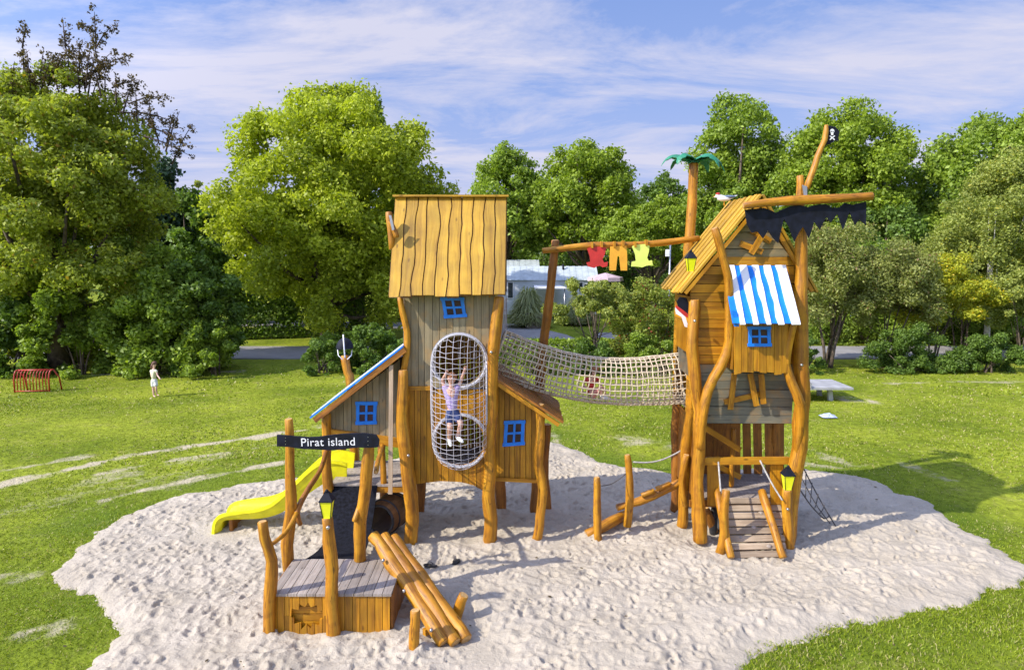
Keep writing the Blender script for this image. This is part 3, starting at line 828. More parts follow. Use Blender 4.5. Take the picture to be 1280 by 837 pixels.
tree('tree', 'dark tree filling the gap right of the black banner', 'tree', 1145, 196, 50, 143, 430, 'dark', 14400, 0.155, max(130, 2 * 22 * 2), 18, G_T, egg=0.15)
tree('tree', 'green tree behind the birch near the right edge', 'tree', 1215, 131, 45, 195, 440, 'mid', 32000, 0.146, max(130, 2 * 36 * 2), 19, G_T, egg=0.25)
tree('tree', 'tall tree cut by the upper right edge', 'tree', 1288, 99, 43, 169, 440, 'mid', 24000, 0.146, max(130, 2 * 26 * 2), 20, G_T, egg=0.2)
tree('birch_tree', 'pale-leaved birch with white trunk at the right edge', 'tree', 1236, 181, 32, 169, 408, 'birch', 41600, 0.073, max(130, 2 * 44 * 2), 21, G_T, bark='birch', egg=0.3, trunk_r=0.12, fill=0.3)
# low background woods as one mass
wd = []; wr = []
rr = np.random.default_rng(99)
for i in range(230):
    x = rr.uniform(-150, 150); wd.append((x, rr.uniform(80, 92), rr.uniform(1.5, 9.5))); wr.append(rr.uniform(2.0, 3.4))
me = quads_mesh('woods', leaves(wd, wr, 36000, 0.42, rr), LF['dark'])
o = bpy.data.objects.new('woods', me); COL.objects.link(o); o['kind'] = 'stuff'; o['label'] = 'dark far-off wood closing the view'; o['category'] = 'woods'
# mid-distance dark trees behind left shrubs and behind the lime tree
G_D = 'dark trees in the second row'
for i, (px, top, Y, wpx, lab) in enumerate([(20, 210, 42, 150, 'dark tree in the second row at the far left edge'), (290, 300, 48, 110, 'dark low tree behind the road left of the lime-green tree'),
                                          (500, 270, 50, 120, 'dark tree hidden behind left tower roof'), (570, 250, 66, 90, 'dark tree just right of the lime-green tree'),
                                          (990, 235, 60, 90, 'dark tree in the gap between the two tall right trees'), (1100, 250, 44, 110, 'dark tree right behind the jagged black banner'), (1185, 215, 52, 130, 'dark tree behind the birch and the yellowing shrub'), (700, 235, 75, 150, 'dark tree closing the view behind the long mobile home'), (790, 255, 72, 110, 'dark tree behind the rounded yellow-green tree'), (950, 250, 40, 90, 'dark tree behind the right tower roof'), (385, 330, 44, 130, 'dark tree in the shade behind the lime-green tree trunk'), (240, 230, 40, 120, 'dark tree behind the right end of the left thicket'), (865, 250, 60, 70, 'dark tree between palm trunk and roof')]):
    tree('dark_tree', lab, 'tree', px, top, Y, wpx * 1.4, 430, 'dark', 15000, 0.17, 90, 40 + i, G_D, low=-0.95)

G_B = 'shrubs around the lawn'
def bush(label, px, top, Y, wpx, mat, n, leaf, k, seed, bottom=None, name='bush', low=-0.6, cr=(0.10, 0.21), depth=None, stems=4, egg=0.1, tr=0.035, fill=0.2):
    b = bottom or 1000
    gy_ = b
    return tree(name, label, 'bush', px, top, Y, wpx, gy_, mat, n, leaf, k, seed, G_B, trunk=False, stems=stems, egg=egg, low=low, cr=cr, depth=depth, trunk_r=tr, fill=fill)
bush('tall dark shrub mass at the left edge behind the red goal', 20, 310, 27.2, 150, 'dark', 15000, 0.10, 51, 50, depth=1.8)
bush('tall green shrub behind the red goal', 95, 290, 26.8, 150, 'mid', 18000, 0.10, 61, 51, depth=1.8)
bush('largest green shrub directly behind the girl', 190, 270, 27.4, 180, 'mid', 24000, 0.10, 71, 52, depth=2.1)
bush('dark green shrub at the right end of the left thicket', 255, 300, 27.6, 110, 'dark', 15000, 0.10, 51, 53, depth=1.8)
bush('sprawling low grey-green shrub beside the left road opening', 262, 385, 26.6, 84, 'mid', 8000, 0.085, 37, 54, depth=1.2)
bush('tall olive shrub in front of the left tree', 40, 240, 28.6, 170, 'olive', 18000, 0.105, 57, 55, depth=1.6)
bush('low round shrub left of the roof-top dome', 400, 422, 27.0, 66, 'dark', 6000, 0.07, 30, 56, depth=1.0)
bush('dark leafy shrub between roof-top dome and left tower', 466, 398, 27.5, 90, 'dark', 10000, 0.08, 40, 57, depth=1.2)
bush('light-green spreading shrub behind the net bridge', 742, 345, 28.6, 145, 'birch', 18700, 0.057, 69, 58, bottom=418, low=-0.4, stems=7, tr=0.04)
bush('shrub with red fruit left of the right tower', 822, 338, 28.8, 143, 'berry', 23800, 0.061, 81, 59, depth=1.6)
bush('low shrub under the spreading shrub, left', 670, 425, 26.8, 90, 'mid', 10200, 0.053, 47, 60, depth=0.8)
bush('low shrub under the spreading shrub, middle', 740, 420, 26.9, 90, 'dark', 10200, 0.053, 47, 61, depth=0.8)
bush('low shrub under the fruiting shrub', 812, 416, 27.0, 90, 'mid', 10200, 0.053, 47, 62, depth=0.8)
bush('brownish-green shrub right of the right tower', 1040, 275, 28.5, 169, 'brown', 34000, 0.061, 102, 63, depth=2.0, bottom=438, stems=5, tr=0.06)
bush('tall brownish shrub left of the yellow shrub', 1110, 300, 28.8, 143, 'brown', 27200, 0.061, 81, 64, depth=1.8, bottom=436)
bush('yellow shrub in front of the birch', 1172, 315, 29.6, 169, 'gold', 22100, 0.065, 81, 65, depth=1.5, bottom=425)
bush('dark low shrub left of the table', 1010, 410, 27.0, 60, 'dark', 8500, 0.053, 42, 66, depth=0.8)
bush('dark knee-high shrub strip at the right lawn edge, nearer the table', 1140, 404, 27.2, 130, 'dark', 15300, 0.053, 69, 67, depth=0.7)
bush('dark knee-high shrub strip at the right lawn edge, below the birch', 1235, 412, 27.2, 120, 'dark', 13600, 0.053, 69, 68, depth=0.7)
bush('green shrub at the right edge under the birch', 1275, 330, 29.2, 91, 'birch', 15300, 0.061, 59, 69, depth=1.2, bottom=430)
bush('golden-green bush far behind the yellow shrub', 1205, 285, 33.0, 195, 'birch', 23800, 0.076, 81, 70, depth=1.6, bottom=420)


bush('green shrub filling behind the brownish shrubs', 1085, 295, 36.0, 190, 'mid', 26000, 0.075, 102, 71, depth=1.5)
bush('broad green shrub beyond the road behind the birch trunk', 1240, 345, 35.9, 150, 'mid', 20000, 0.07, 85, 72, depth=1.2)
bush('small green shrub between the lime-green tree and the right low shrub', 440, 405, 30.2, 110, 'mid', 14000, 0.07, 68, 73, depth=1.0)
def hedge(label, a, b, depth, h, mat, n, leaf, seed):
    rr = np.random.default_rng(seed)
    a = V(a); b = V(b); Lh = (b - a).length; dr = (b - a).normalized(); sdn = V((-dr.y, dr.x, 0))
    root = thing('hedge', label, 'hedge', (a + b) / 2, 'clipped hedges')
    u = rr.uniform(0, Lh, n); s_ = rr.uniform(-1, 1, n) * depth / 2; z = rr.uniform(0.02, h, n)
    f = rr.integers(0, 3, n)
    s_ = np.where(f == 0, -depth / 2 + rr.normal(size=n) * 0.05, s_); z = np.where(f == 1, h + rr.normal(size=n) * 0.05, z)
    s_ = np.where(f == 2, depth / 2 + rr.normal(size=n) * 0.05, s_)
    pos = np.array(a)[None] + u[:, None] * np.array(dr)[None] + s_[:, None] * np.array(sdn)[None]; pos[:, 2] += z + 0.05 * vnoise(u, u * 0, 1.0, seed)
    nn = rr.normal(size=(n, 3)); nn /= np.linalg.norm(nn, axis=1)[:, None]
    t = np.cross(nn, rr.normal(size=(n, 3))); t /= np.linalg.norm(t, axis=1)[:, None]; bb = np.cross(nn, t)
    sz = leaf * rr.uniform(0.6, 1.3, n)[:, None]
    co = np.stack([pos - t * sz, pos - bb * sz * 0.6, pos + t * sz, pos + bb * sz * 0.6], 1)
    mesh_obj('foliage', quads_mesh('foliage', co, LF[mat]), root)
    for i in range(int(Lh / 1.6)):
        mb = MB(); q = a + dr * (0.8 + i * 1.6)
        mb.tube([q + V((0, 0, -0.05)), q + V((R.uniform(-.1, .1), 0, h * 0.5)), q + V((R.uniform(-.2, .2), 0, h * 0.9))], [0.035, 0.025, 0.01], 5)
        mb.build('stem', M['bark'], root)
hedge('long clipped beech hedge beyond the road on the right', (12.5, 36.6, 0), (33, 36.9, 0), 1.0, 1.25, 'birch', 26000, 0.075, 80)
hedge('low clipped hedge beside the grey side road', (-1.2, 31.0 - 1.6, 0), (6.0, 29.9, 0), 0.8, 0.95, 'mid', 9000, 0.07, 81)
hedge('dark hedge on the far road side left of the lime-green tree', (-22, 36.8, 0), (-7.5, 40.5, 0), 1.6, 2.9, 'dark', 20000, 0.1, 82)

# pampas grass clumps near the caravan
for lab, px, Y, hh in (('big pampas grass clump in front of the caravan', 660, 44.5, 2.6), ('smaller pampas grass clump right of the caravan awning', 722, 46, 2.0)):
    b0 = P(px, 400, Y); rr = np.random.default_rng(int(px))
    n = 2600
    an = rr.uniform(0, 2 * math.pi, n); rd = rr.uniform(0.1, 1.0, n) ** 0.6 * hh * 0.55; z = hh * (1 - (rd / (hh * 0.62)) ** 2.2) * rr.uniform(0.25, 1.08, n)
    c0 = np.stack([b0.x + np.cos(an) * rd * 0.3, Y + np.sin(an) * rd * 0.3, z * 0.3], -1)
    c1 = np.stack([b0.x + np.cos(an) * rd * 0.8, Y + np.sin(an) * rd * 0.8, z], -1)
    c2 = np.stack([b0.x + np.cos(an) * (rd + .35), Y + np.sin(an) * (rd + .35), np.maximum(z * rr.uniform(0.55, 1.0, n), 0.02)], -1)
    sv = np.stack([-np.sin(an), np.cos(an), np.zeros(n)], -1) * 0.03
    co = np.concatenate([np.stack([c0 - sv, c0 + sv, c1 + sv, c1 - sv], 1), np.stack([c1 - sv, c1 + sv, c2 + sv * 0.3, c2 - sv * 0.3], 1)])
    o = bpy.data.objects.new('pampas_grass', quads_mesh('pampas_grass', co - np.array([b0.x, Y, 0]), LF['pampas'])); COL.objects.link(o)
    o.location = (b0.x, Y, 0)
    tag(o, lab, 'plant', 'pampas grass by the caravan')

# ================================================================== play structures
def logm(pts, r, mb=None, n=14, wob=0.12, bevel=0.012):
    """pts: (px, py, Y) points; r radius or list. returns MB; subdivided with a slight natural waver"""
    mb = mb or MB()
    q = [P(*p) if not isinstance(p, V) else p for p in pts]
    if not hasattr(r, '__len__'): r = [r] * len(q)
    out = []; rr = []
    m_ = len(q)
    for i in range(m_ - 1):
        p0 = q[max(i - 1, 0)]; p1 = q[i]; p2 = q[i + 1]; p3 = q[min(i + 2, m_ - 1)]
        k = max(2, int((p2 - p1).length / 0.16))
        for j in range(k):
            t = j / k
            c = 0.5 * ((2 * p1) + (p2 - p0) * t + (2 * p0 - 5 * p1 + 4 * p2 - p3) * t * t + (3 * p1 - p0 - 3 * p2 + p3) * t ** 3)
            out.append(c); rr.append(r[i] * (1 - t) + r[i + 1] * t)
    out.append(q[-1]); rr.append(r[-1])
    s1, s2 = R.random() * 50, R.random() * 50
    for i in range(1, len(out) - 1):
        out[i] = out[i] + V((mnoise.noise(V((i * 0.4, s1, 0))), mnoise.noise(V((i * 0.4, s2, 3))), 0)) * rr[i] * 0.34
        rr[i] *= 1 + 0.16 * mnoise.noise(V((i * 0.55, s2, 7)))
    mb.tube(out, rr, n, 0, 1, True, bevel, wob)
    return mb


LOG = [M['log'], M['end']]
DLOG = [M['logdark'], M['end']]


def post(parent, pts, r, name='post', mats=None, **k):
    return logm(pts, r, **k).build(name, mats or LOG, parent)


def bolts(parent, pts):
    for p in pts:
        mb = MB(); q = P(*p)
        mb.tube([q + V((0, 0.02, 0)), q + V((0, -0.012, 0)), q + V((0, -0.022, 0))], [0.022, 0.022, 0.012], 10)
        mb.build('bolt', M['steel'], parent)


def line_at(pts, x):
    for (x0, y0), (x1, y1) in zip(pts[:-1], pts[1:]):
        if x0 <= x <= x1: return y0 + (y1 - y0) * (x - x0) / (x1 - x0)
    return pts[0][1] if x < pts[0][0] else pts[-1][1]


def vplanks(px0, px1, top, bot, Y, w, holes=(), gap=0.5, th=0.03, mb=None, jag=0.0, slantx=0.0):
    """upright boards between picture columns; top/bot polylines; holes = (cx, cy, r) in picture px"""
    mb = mb or MB(); x = px0
    n = max(1, round((px1 - px0) / w)); ws = [R.uniform(0.85, 1.15) for _ in range(n)]; s = sum(ws)
    for k in range(n):
        a = x; b = x + ws[k] / s * (px1 - px0); x = b
        a += gap / 2; b -= gap / 2
        xs_ = [a + (b - a) * i / 4 for i in range(5)]
        jj = R.uniform(-jag, jag)
        tops = [line_at(top, q) for q in xs_]; bots = [line_at(bot, q) + jj for q in xs_]
        hs = sorted([h for h in holes if h[0] - h[2] < b and h[0] + h[2] > a], key=lambda h: h[1])
        yo = Y + R.uniform(-0.003, 0.003)
        def emit(t, bt):
            if max(q - p for p, q in zip(t, bt)) < 1.0: return
            bt = [max(q, p + 0.2) for p, q in zip(t, bt)]
            o_ = [(xx + slantx * (yy - 400) / 100, yy) for xx, yy in list(zip(xs_, t)) + list(zip(xs_[::-1], bt[::-1]))]
            mb.pplate(o_, yo, th)
            g2 = gap * .8 + .1; ww = b - a
            mb.pplate([(px_ + (g2 if (px_ - slantx * (py_ - 400) / 100) > (a + b) / 2 else -g2), py_) for px_, py_ in o_ if abs((px_ - slantx * (py_ - 400) / 100) - (a + b) / 2) > ww * .2], Y + th + .006, .008, mat=1)
        cur = tops
        for h in hs:
            hh = [math.sqrt(max(h[2] ** 2 - (q - h[0]) ** 2, 0)) for q in xs_]
            emit(cur, [h[1] - q for q in hh]); cur = [h[1] + q for q in hh]
        emit(cur, bots)
    return mb


def hplanks(left, right, y0, y1, Y, w, gap=0.6, th=0.03, mb=None, lean=0.0):
    """level boards; left/right are functions x(y) in picture px"""
    mb = mb or MB(); n = max(1, round((y1 - y0) / w)); h = (y1 - y0) / n
    for k in range(n):
        a = y0 + k * h + gap / 2; b = a + h - gap
        t1 = R.uniform(-lean, lean); t2 = R.uniform(-lean, lean)
        la, ra, lb, rb = left(a), right(a), left(b), right(b)
        if ra - la < 1: la = ra - 1
        mb.pplate([(la, a + t1), (ra, a + t2), (rb, b + t2), (lb, b + t1)], Y + R.uniform(-0.003, 0.003), th, swap=True)
        mb.pplate([(la, a - gap), (ra, a - gap), (rb, b + gap), (lb, b + gap)], Y + th + .006 + .001 * (k % 2), .008, swap=True, mat=1)
    return mb


def window(parent, quad, Y, pane='inside', fw=4.2, bars=True):
    """quad: picture corners tl, tr, br, bl. part window_frame > window_pane"""
    q = [V((a, b)) for a, b in quad]
    def lerp2(u, v): return (q[0] * (1 - u) + q[1] * u) * (1 - v) + (q[3] * (1 - u) + q[2] * u) * v
    W = (q[1] - q[0]).length; H = (q[3] - q[0]).length; f = fw / W; g_ = fw / H
    mb = MB()
    def piece(u0, u1, v0, v1, dy=0.0):
        mb.pplate([tuple(lerp2(u0, v0)), tuple(lerp2(u1, v0)), tuple(lerp2(u1, v1)), tuple(lerp2(u0, v1))], Y - 0.03 + dy, 0.026)
    piece(-0.04, 1.04, 0, g_); piece(-0.04, 1.04, 1 - g_, 1)
    piece(0, f, g_, 1 - g_, 0.004); piece(1 - f, 1, g_, 1 - g_, 0.004)
    if bars:
        piece(0.5 - f * 0.33, 0.5 + f * 0.33, g_, 1 - g_, 0.007); piece(f, 0.5 - f * 0.33, 0.5 - g_ * 0.33, 0.5 + g_ * 0.33, 0.009); piece(0.5 + f * 0.33, 1 - f, 0.5 - g_ * 0.33, 0.5 + g_ * 0.33, 0.009)
    o = mb.build('window', M['blue'], parent)
    mb = MB(); mb.pplate([tuple(lerp2(f * .5, g_ * .5)), tuple(lerp2(1 - f * .5, g_ * .5)), tuple(lerp2(1 - f * .5, 1 - g_ * .5)), tuple(lerp2(f * .5, 1 - g_ * .5))], Y - 0.006, 0.004)
    pn = MB(); pn = mb.build('pane', M[pane], parent)
    pn.parent = o; pn.location = (0, 0, 0)
    return o


def wavy_roof(mb, r0, r1, e0, e1, nb, th, nrm, amp=0.02, low=None, segs=10, side=None, over=0.03):
    """boards from ridge line r0-r1 to eave line e0-e1"""
    edges = []
    for i in range(nb + 1):
        t = i / nb
        sdd = R.random() * 100
        edges.append([amp * (0.0 if i in (0, nb) else 1) * (mnoise.noise(V((s * 0.45, sdd, 0))) * 2.2) for s in range(segs + 1)])
    sidev = (V(r1) - V(r0)).normalized()
    wr_ = (V(r1) - V(r0)).length / nb; we = (V(e1) - V(e0)).length / nb
    for i in range(nb):
        a = V(r0).lerp(V(r1), (i + .5) / nb); b = V(e0).lerp(V(e1), (i + .5) / nb)
        b = b + (b - a).normalized() * R.uniform(-0.03, 0.035)
        pts = []; wl = []; wrr = []
        for s in range(segs + 1):
            t = s / segs
            pts.append(a.lerp(b, t)); hw = (wr_ * (1 - t) + we * t) / 2
            wl.append(hw - over / 2 - edges[i][s]); wrr.append(hw - over / 2 + edges[i + 1][s])
        mb.strip(pts, sidev, nrm, wl, wrr, th)
    return mb


# ------------------------------------------------------------------ left tower
YF = 10.72
YB = 12.05
tw = thing('play_tower', 'left wooden play tower with steep plank roof, net cage and small side house', 'play tower', (P(565, 400, 11.4).x, 11.4, 0))
# walls
HOLES = [(574, 451, 30.5), (575, 551, 30)]
top1 = [(500, 368), (630, 368)]
topg = vplanks(506, 619, top1, [(500, 484), (630, 484)], YF, 8.8, [HOLES[0]])
topg.build('upper_wall', M['grey'], tw)
arch = [(508, 607), (525, 604), (550, 601), (575, 602), (592, 606), (604, 613), (614, 622)]
vplanks(510, 614, [(500, 486.5), (630, 486.5)], arch, YF, 8.4, [HOLES[1]]).build('lower_wall', M['plank'], tw)
mb = MB()
for a, b in ((504, 541), (608, 618)):
    mb.beam(P(a, 485, YF - 0.022), P(b, 485, YF - 0.022), 0.036, 0.065)
mb.build('cross_rail', M['plank'], tw)
XL, XR = P(507, 480, YF).x, P(615, 480, YF).x
# side walls and back wall: upright boards
def sidewall(x0, ya, yb, z0, z1, w=0.115, th=0.03, door=None, mb=None):
    mb = mb or MB(); n = max(1, round((yb - ya) / w)); h = (yb - ya) / n
    for k in range(n):
        a = ya + k * h + 0.003; b = a + h - 0.006
        zz = [(z0, z1)]
        if door and a > door[0] and b < door[1]: zz = [(z0, door[2]), (door[3], z1)]
        for u, v in zz:
            if v - u < 0.02: continue
            mb.plate([(a, u), (b, u), (b, v), (a, v)], (x0, 0, 0), (0, 1, 0), (0, 0, 1), th)
    return mb
ZW = P(560, 370, YF).z
sidewall(XL, YF + 0.035, YB, 1.30, ZW, door=(11.0, 11.8, 1.3, 2.1)).build('side_wall', M['grey'], tw)
sidewall(XR + 0.0, YF + 0.035, YB, 1.35, ZW, door=(11.05, 11.95, 2.45, 3.45)).build('side_wall', M['grey'], tw)
mb = MB(); nbk = 13
for k in range(nbk):
    a = XL + (XR - XL) * k / nbk; b = a + (XR - XL) / nbk - 0.006
    mb.plate([(a, 1.0), (b, 1.0), (b, ZW), (a, ZW)], (0, YB, 0), (1, 0, 0), (0, 0, 1), 0.03)
mb.build('back_wall', M['plank'], tw)
# floors inside
for zz in (1.22, 2.45):
    mb = MB()
    for k in range(10):
        y = YF + 0.08 + k * 0.124
        mb.box(((XL + XR) / 2 + 0.01, y + 0.06, zz), (XR - XL - 0.09, 0.115, 0.03))
    mb.build('floor', M['deck'], tw)
# gables (sides)
rl, rr_ = P(494.5, 248, 11.4), P(633.5, 248, 11.4)
el, er = P(486, 371, 10.47), P(632, 371, 10.47)
el.z = er.z = (el.z + er.z) / 2
ebl, ebr = V((el.x, 12.33, el.z)), V((er.x, 12.33, er.z))
nf = (er - el).cross(rl - el).normalized()
if nf.y > 0: nf = -nf
mb = MB(); wavy_roof(mb, rl + nf * .0, rr_, el, er, 10, 0.024, nf, 0.0, over=-0.004); 
nb_ = (rl - ebl).cross(ebr - ebl).normalized()
if nb_.y < 0: nb_ = -nb_
wavy_roof(mb, rl, rr_, ebl, ebr, 10, 0.024, nb_, 0.0, over=-0.004)
roof = mb.build('roof', M['roof_low'], tw)
mb = MB(); wavy_roof(mb, rl + nf * .026 - V((0.0, 0, 0)), rr_ + nf * .026, el + nf * .026, er + nf * .026, 10, 0.024, nf, 0.02, over=0.020)
wavy_roof(mb, rl + nb_ * .026, rr_ + nb_ * .026, ebl + nb_ * .026, ebr + nb_ * .026, 10, 0.024, nb_, 0.02, over=0.028)
# thin cover battens, one on each board near its edge
ov = mb.build('cover_board', M['roof'], tw); ov.parent = roof; ov.location = (0, 0, 0)
mb = MB(); mb.beam(rl + V((-.03, -0.04, .035)), rr_ + V((.03, -0.04, .035)), 0.16, 0.03)
o = mb.build('ridge_board', M['roof'], tw); o.parent = roof; o.location = (0, 0, 0)
for x0 in (XL + 0.02, XR - 0.02):
    mb = MB(); mb.plate([(YF, ZW - 0.02), (YB, ZW - 0.02), (YB, ZW + 0.05), (11.4, rl.z - 0.12), (YF, ZW + 0.05)], (x0, 0, 0), (0, 1, 0), (0, 0, 1), 0.03)
    mb.build('gable', M['plank'], tw)
# posts
post(tw, [(500, 371, 10.66), (503, 390, 10.66), (509, 415, 10.66), (508, 440, 10.66), (504, 466, 10.66)], [.045, .05, .05, .05, .05])
post(tw, [(504, 462, 10.6), (503, 500, 10.6), (505, 545, 10.6), (511, 590, 10.6), (515, 635, 10.6), (513, 686, 10.6)], [.075, .095, .1, .11, .11, .11])
post(tw, [(624, 370, 10.64), (619, 410, 10.64), (616, 450, 10.64), (614, 500, 10.64), (613, 560, 10.64), (612, 620, 10.66), (613, 680, 10.68)], [.075, .085, .09, .095, .10, .105, .11])
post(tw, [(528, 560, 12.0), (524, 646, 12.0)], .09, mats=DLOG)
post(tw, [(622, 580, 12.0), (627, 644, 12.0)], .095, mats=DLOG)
bolts(tw, [(510.5, 569, 10.47), (614, 440, 10.53)])
window(tw, [(551, 371.5), (579, 371.5), (583, 396), (556, 398)], YF, 'inside')
# short forked log with a clamp on the left roof edge
post(tw, [(486, 265, 10.95), (488, 285, 10.93), (490, 312, 10.9)], [.05, .055, .05], 'roof_log', bevel=.008)
post(tw, [(488, 276, 10.8), (494, 290, 10.8), (496, 297, 10.8)], [.04, .045, .04], 'roof_log', bevel=.008)
mb = MB(); mb.pplate([(486, 269), (489, 269), (493, 287), (490, 288)], 10.74, 0.01); mb.build('clamp', M['steel'], tw)

# small side house on the right of the left tower
aw = [(622, 499), (673, 521)]
vplanks(616, 672, [(616, 477), (674, 512)], [(620, 597), (672, 600)], 10.95, 7.2).build('house_wall', M['plank'], tw)
mb = MB(); mb.beam(P(618, 598.5, 10.92), P(671, 601, 10.92), 0.03, 0.06); mb.build('house_beam', M['plank'], tw)
XA = P(672, 560, 10.95).x
sidewall(XA, 10.985, 12.05, P(670, 599, 10.95).z, P(670, 530, 10.95).z).build('house_side_wall', M['plank'], tw)
a = P(620, 476, 10.62); b = P(704, 530, 10.62)
a2, b2 = V((a.x, 12.3, a.z)), V((b.x, 12.3, b.z))
nn_ = (b - a).cross(a2 - a).normalized()
if nn_.z < 0: nn_ = -nn_
mb = MB(); wavy_roof(mb, a, a2, b, b2, 11, 0.04, nn_, 0.006, over=0.03, segs=6); mb.build('house_roof', M['logdark'], tw)
mb = MB(); mb.beam(a - nn_ * .03 + V((0, .06, 0)), b - nn_ * .03 + V((-.05, .06, 0)), 0.05, 0.06); mb.build('house_rafter', M['plank'], tw); mb = MB(); mb.beam(a - nn_ * .03 + V((0, .8, 0)), b - nn_ * .03 + V((-.05, .8, 0)), 0.05, 0.06); mb.build('house_rafter', M['plank'], tw)
post(tw, [(675, 505, 10.78), (675, 545, 10.76), (673, 580, 10.75), (677, 600, 10.75), (677, 630, 10.75), (670, 677, 10.75)], [.07, .075, .075, .08, .085, .085])
post(tw, [(684, 530, 12.05), (680, 585, 12.05), (685, 642, 12.05)], .075, mats=DLOG)
window(tw, [(631, 526), (656, 525), (655, 556), (629, 558)], 10.95, 'inside')
mb = MB()
for k in range(9): mb.box(((XR + XA) / 2, 11.0 + k * 0.115 + .05, 0.98), (XA - XR, 0.108, 0.03))
mb.build('floor', M['deck'], tw)

# lean-to hut on the left with its deck
ht = thing('slide_hut', 'small lean-to hut with blue and white striped roof over a raised deck', 'play hut', (P(455, 500, 11.4).x, 11.4, 0))
YH = 10.8
roofl = [(388, 531), (505, 441)]
vplanks(411, 500, [(395, 526.5), (506, 445)], [(410, 545), (500, 552)], YH, 8.5).build('wall', M['grey'], ht)
XHl, XHr = P(411, 500, YH).x, P(500, 500, YH).x
zr = lambda x: None
h1 = P(504, 434, 10.5); h0 = P(388, 523, 10.5)
k1, k0 = V((h1.x, 12.25, h1.z)), V((h0.x, 12.25, h0.z))
nh = (h1 - h0).cross(k0 - h0).normalized()
if nh.z < 0: nh = -nh
nh2 = nh
roofo = None
for par, mt, nm in ((0, 'blue', 'roof'), (1, 'white', 'roof_stripe')):
    mb = MB(); nb2 = 13
    for i in range(nb2):
        if i % 2 != par: continue
        p = h1.lerp(k1, (i + .5) / nb2); q = h0.lerp(k0, (i + .5) / nb2)
        mb.strip([p, p.lerp(q, .5), q], (0, 1, 0), nh2, 1.75 / nb2 / 2 - .001, 1.75 / nb2 / 2 - .001, 0.024 + 0.014 * par)
    o = mb.build(nm, M[mt], ht)
    if par == 0: roofo = o
    else: o.parent = roofo; o.location = (0, 0, 0)
mb = MB(); mb.beam(h1 - nh2 * .045 + V((0, .03, 0)), h0 - nh2 * .045 + V((.03, .03, 0)), 0.05, 0.085); mb.build('rafter', M['logdark'], ht); mb = MB(); mb.beam(k1 - nh2 * .045 - V((0, .05, 0)), k0 - nh2 * .045 + V((.05, -.05, 0)), 0.05, 0.085); mb.build('rafter', M['logdark'], ht)
window(ht, [(445, 502), (471, 502), (470, 530), (445, 531)], YH, 'pane_red')
mb = MB(); mb.beam(P(410, 541, YH - 0.03), P(498, 553, YH - 0.03), 0.05, 0.15); mb.build('beam', M['plank'], ht)
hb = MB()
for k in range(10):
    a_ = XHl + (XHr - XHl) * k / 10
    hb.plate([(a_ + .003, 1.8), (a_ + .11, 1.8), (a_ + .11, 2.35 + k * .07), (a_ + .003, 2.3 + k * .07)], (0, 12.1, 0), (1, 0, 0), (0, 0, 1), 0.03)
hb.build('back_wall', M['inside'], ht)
DZ = P(455, 604, 10.85).z
mb = MB()
for k in range(11): mb.box(((XHl + XHr) / 2 + .02, 10.86 + k * 0.119, DZ - 0.018), (XHr - XHl + .1, 0.112, 0.036))
mb.build('deck', M['deck'], ht)
mb = MB(); mb.beam((XHl, 10.84, DZ - .09), (XHr + .05, 10.84, DZ - .09), .05, .1); mb.build('joist', M['plank'], ht); mb = MB(); mb.beam((XHl, 12.0, DZ - .09), (XHr + .05, 12.0, DZ - .09), .05, .1); mb.build('joist', M['plank'], ht)
post(ht, [(408, 516, 10.74), (408, 560, 10.74), (410, 610, 10.74), (413, 674, 10.74)], [.07, .075, .08, .085])
post(ht, [(427, 540, 11.98), (426, 640, 12.0)], .08, mats=DLOG)
post(ht, [(477, 556, 10.9), (479, 585, 10.88), (480, 613, 10.86)], [.045, .05, .05], 'rail_post')
post(ht, [(477, 555, 12.0), (480, 640, 12.0)], .07, mats=DLOG)
# pale sliding pole in front of the hut
pl = MB(); pl.beam(P(489, 456, 10.55), P(488, 617, 10.55), 0.065, 0.03)
tag(pl.build('sliding_pole', M['barewood'], loc=P(488, 617, 10.55)), 'thin pale square pole in front of the striped-roof hut', 'pole')

# crow's nest dome on a post behind the hut
dn = thing('crows_nest', 'leaning post topped by a dark dome and white rod behind the striped hut roof', 'mast', G(440, 640))
post(dn, [(431, 444, 12.3), (435, 465, 12.3), (440, 490, 12.3), (446, 640, 12.3)], [.075, .08, .085, .09])
c = P(431, 433, 12.3)
mb = MB(); ring = []
nseg = 18
b0 = 0
for i in range(7):
    th = math.pi / 2 * i / 6
    r_ = .155 * math.cos(th) + 0.001; z_ = .19 * math.sin(th)
    ring.append([(c.x + r_ * math.cos(2 * math.pi * k / nseg), c.y + r_ * math.sin(2 * math.pi * k / nseg), c.z + z_ - 0.03) for k in range(nseg)])
vs = [p for r_ in ring for p in r_]
fs = [(i * nseg + k, i * nseg + (k + 1) % nseg, (i + 1) * nseg + (k + 1) % nseg, (i + 1) * nseg + k) for i in range(6) for k in range(nseg)]
mb.raw(vs, fs); mb.raw(ring[0], [tuple(range(nseg))[::-1]], smooth=False)
mb.build('dome', M['black'], dn)
mb = MB(); mb.tube([P(431, 447, 12.14), P(429, 418, 12.14)], .012, 8); mb.build('rod', M['white'], dn)
for s_ in (-1, 1):
    mb = MB(); mb.tube([P(431 + s_ * 9, 437, 12.3), P(431 + s_ * 8, 444, 12.25), P(431 + s_ * 3, 449, 12.22)], .009, 6); mb.build('bracket', M['white'], dn)

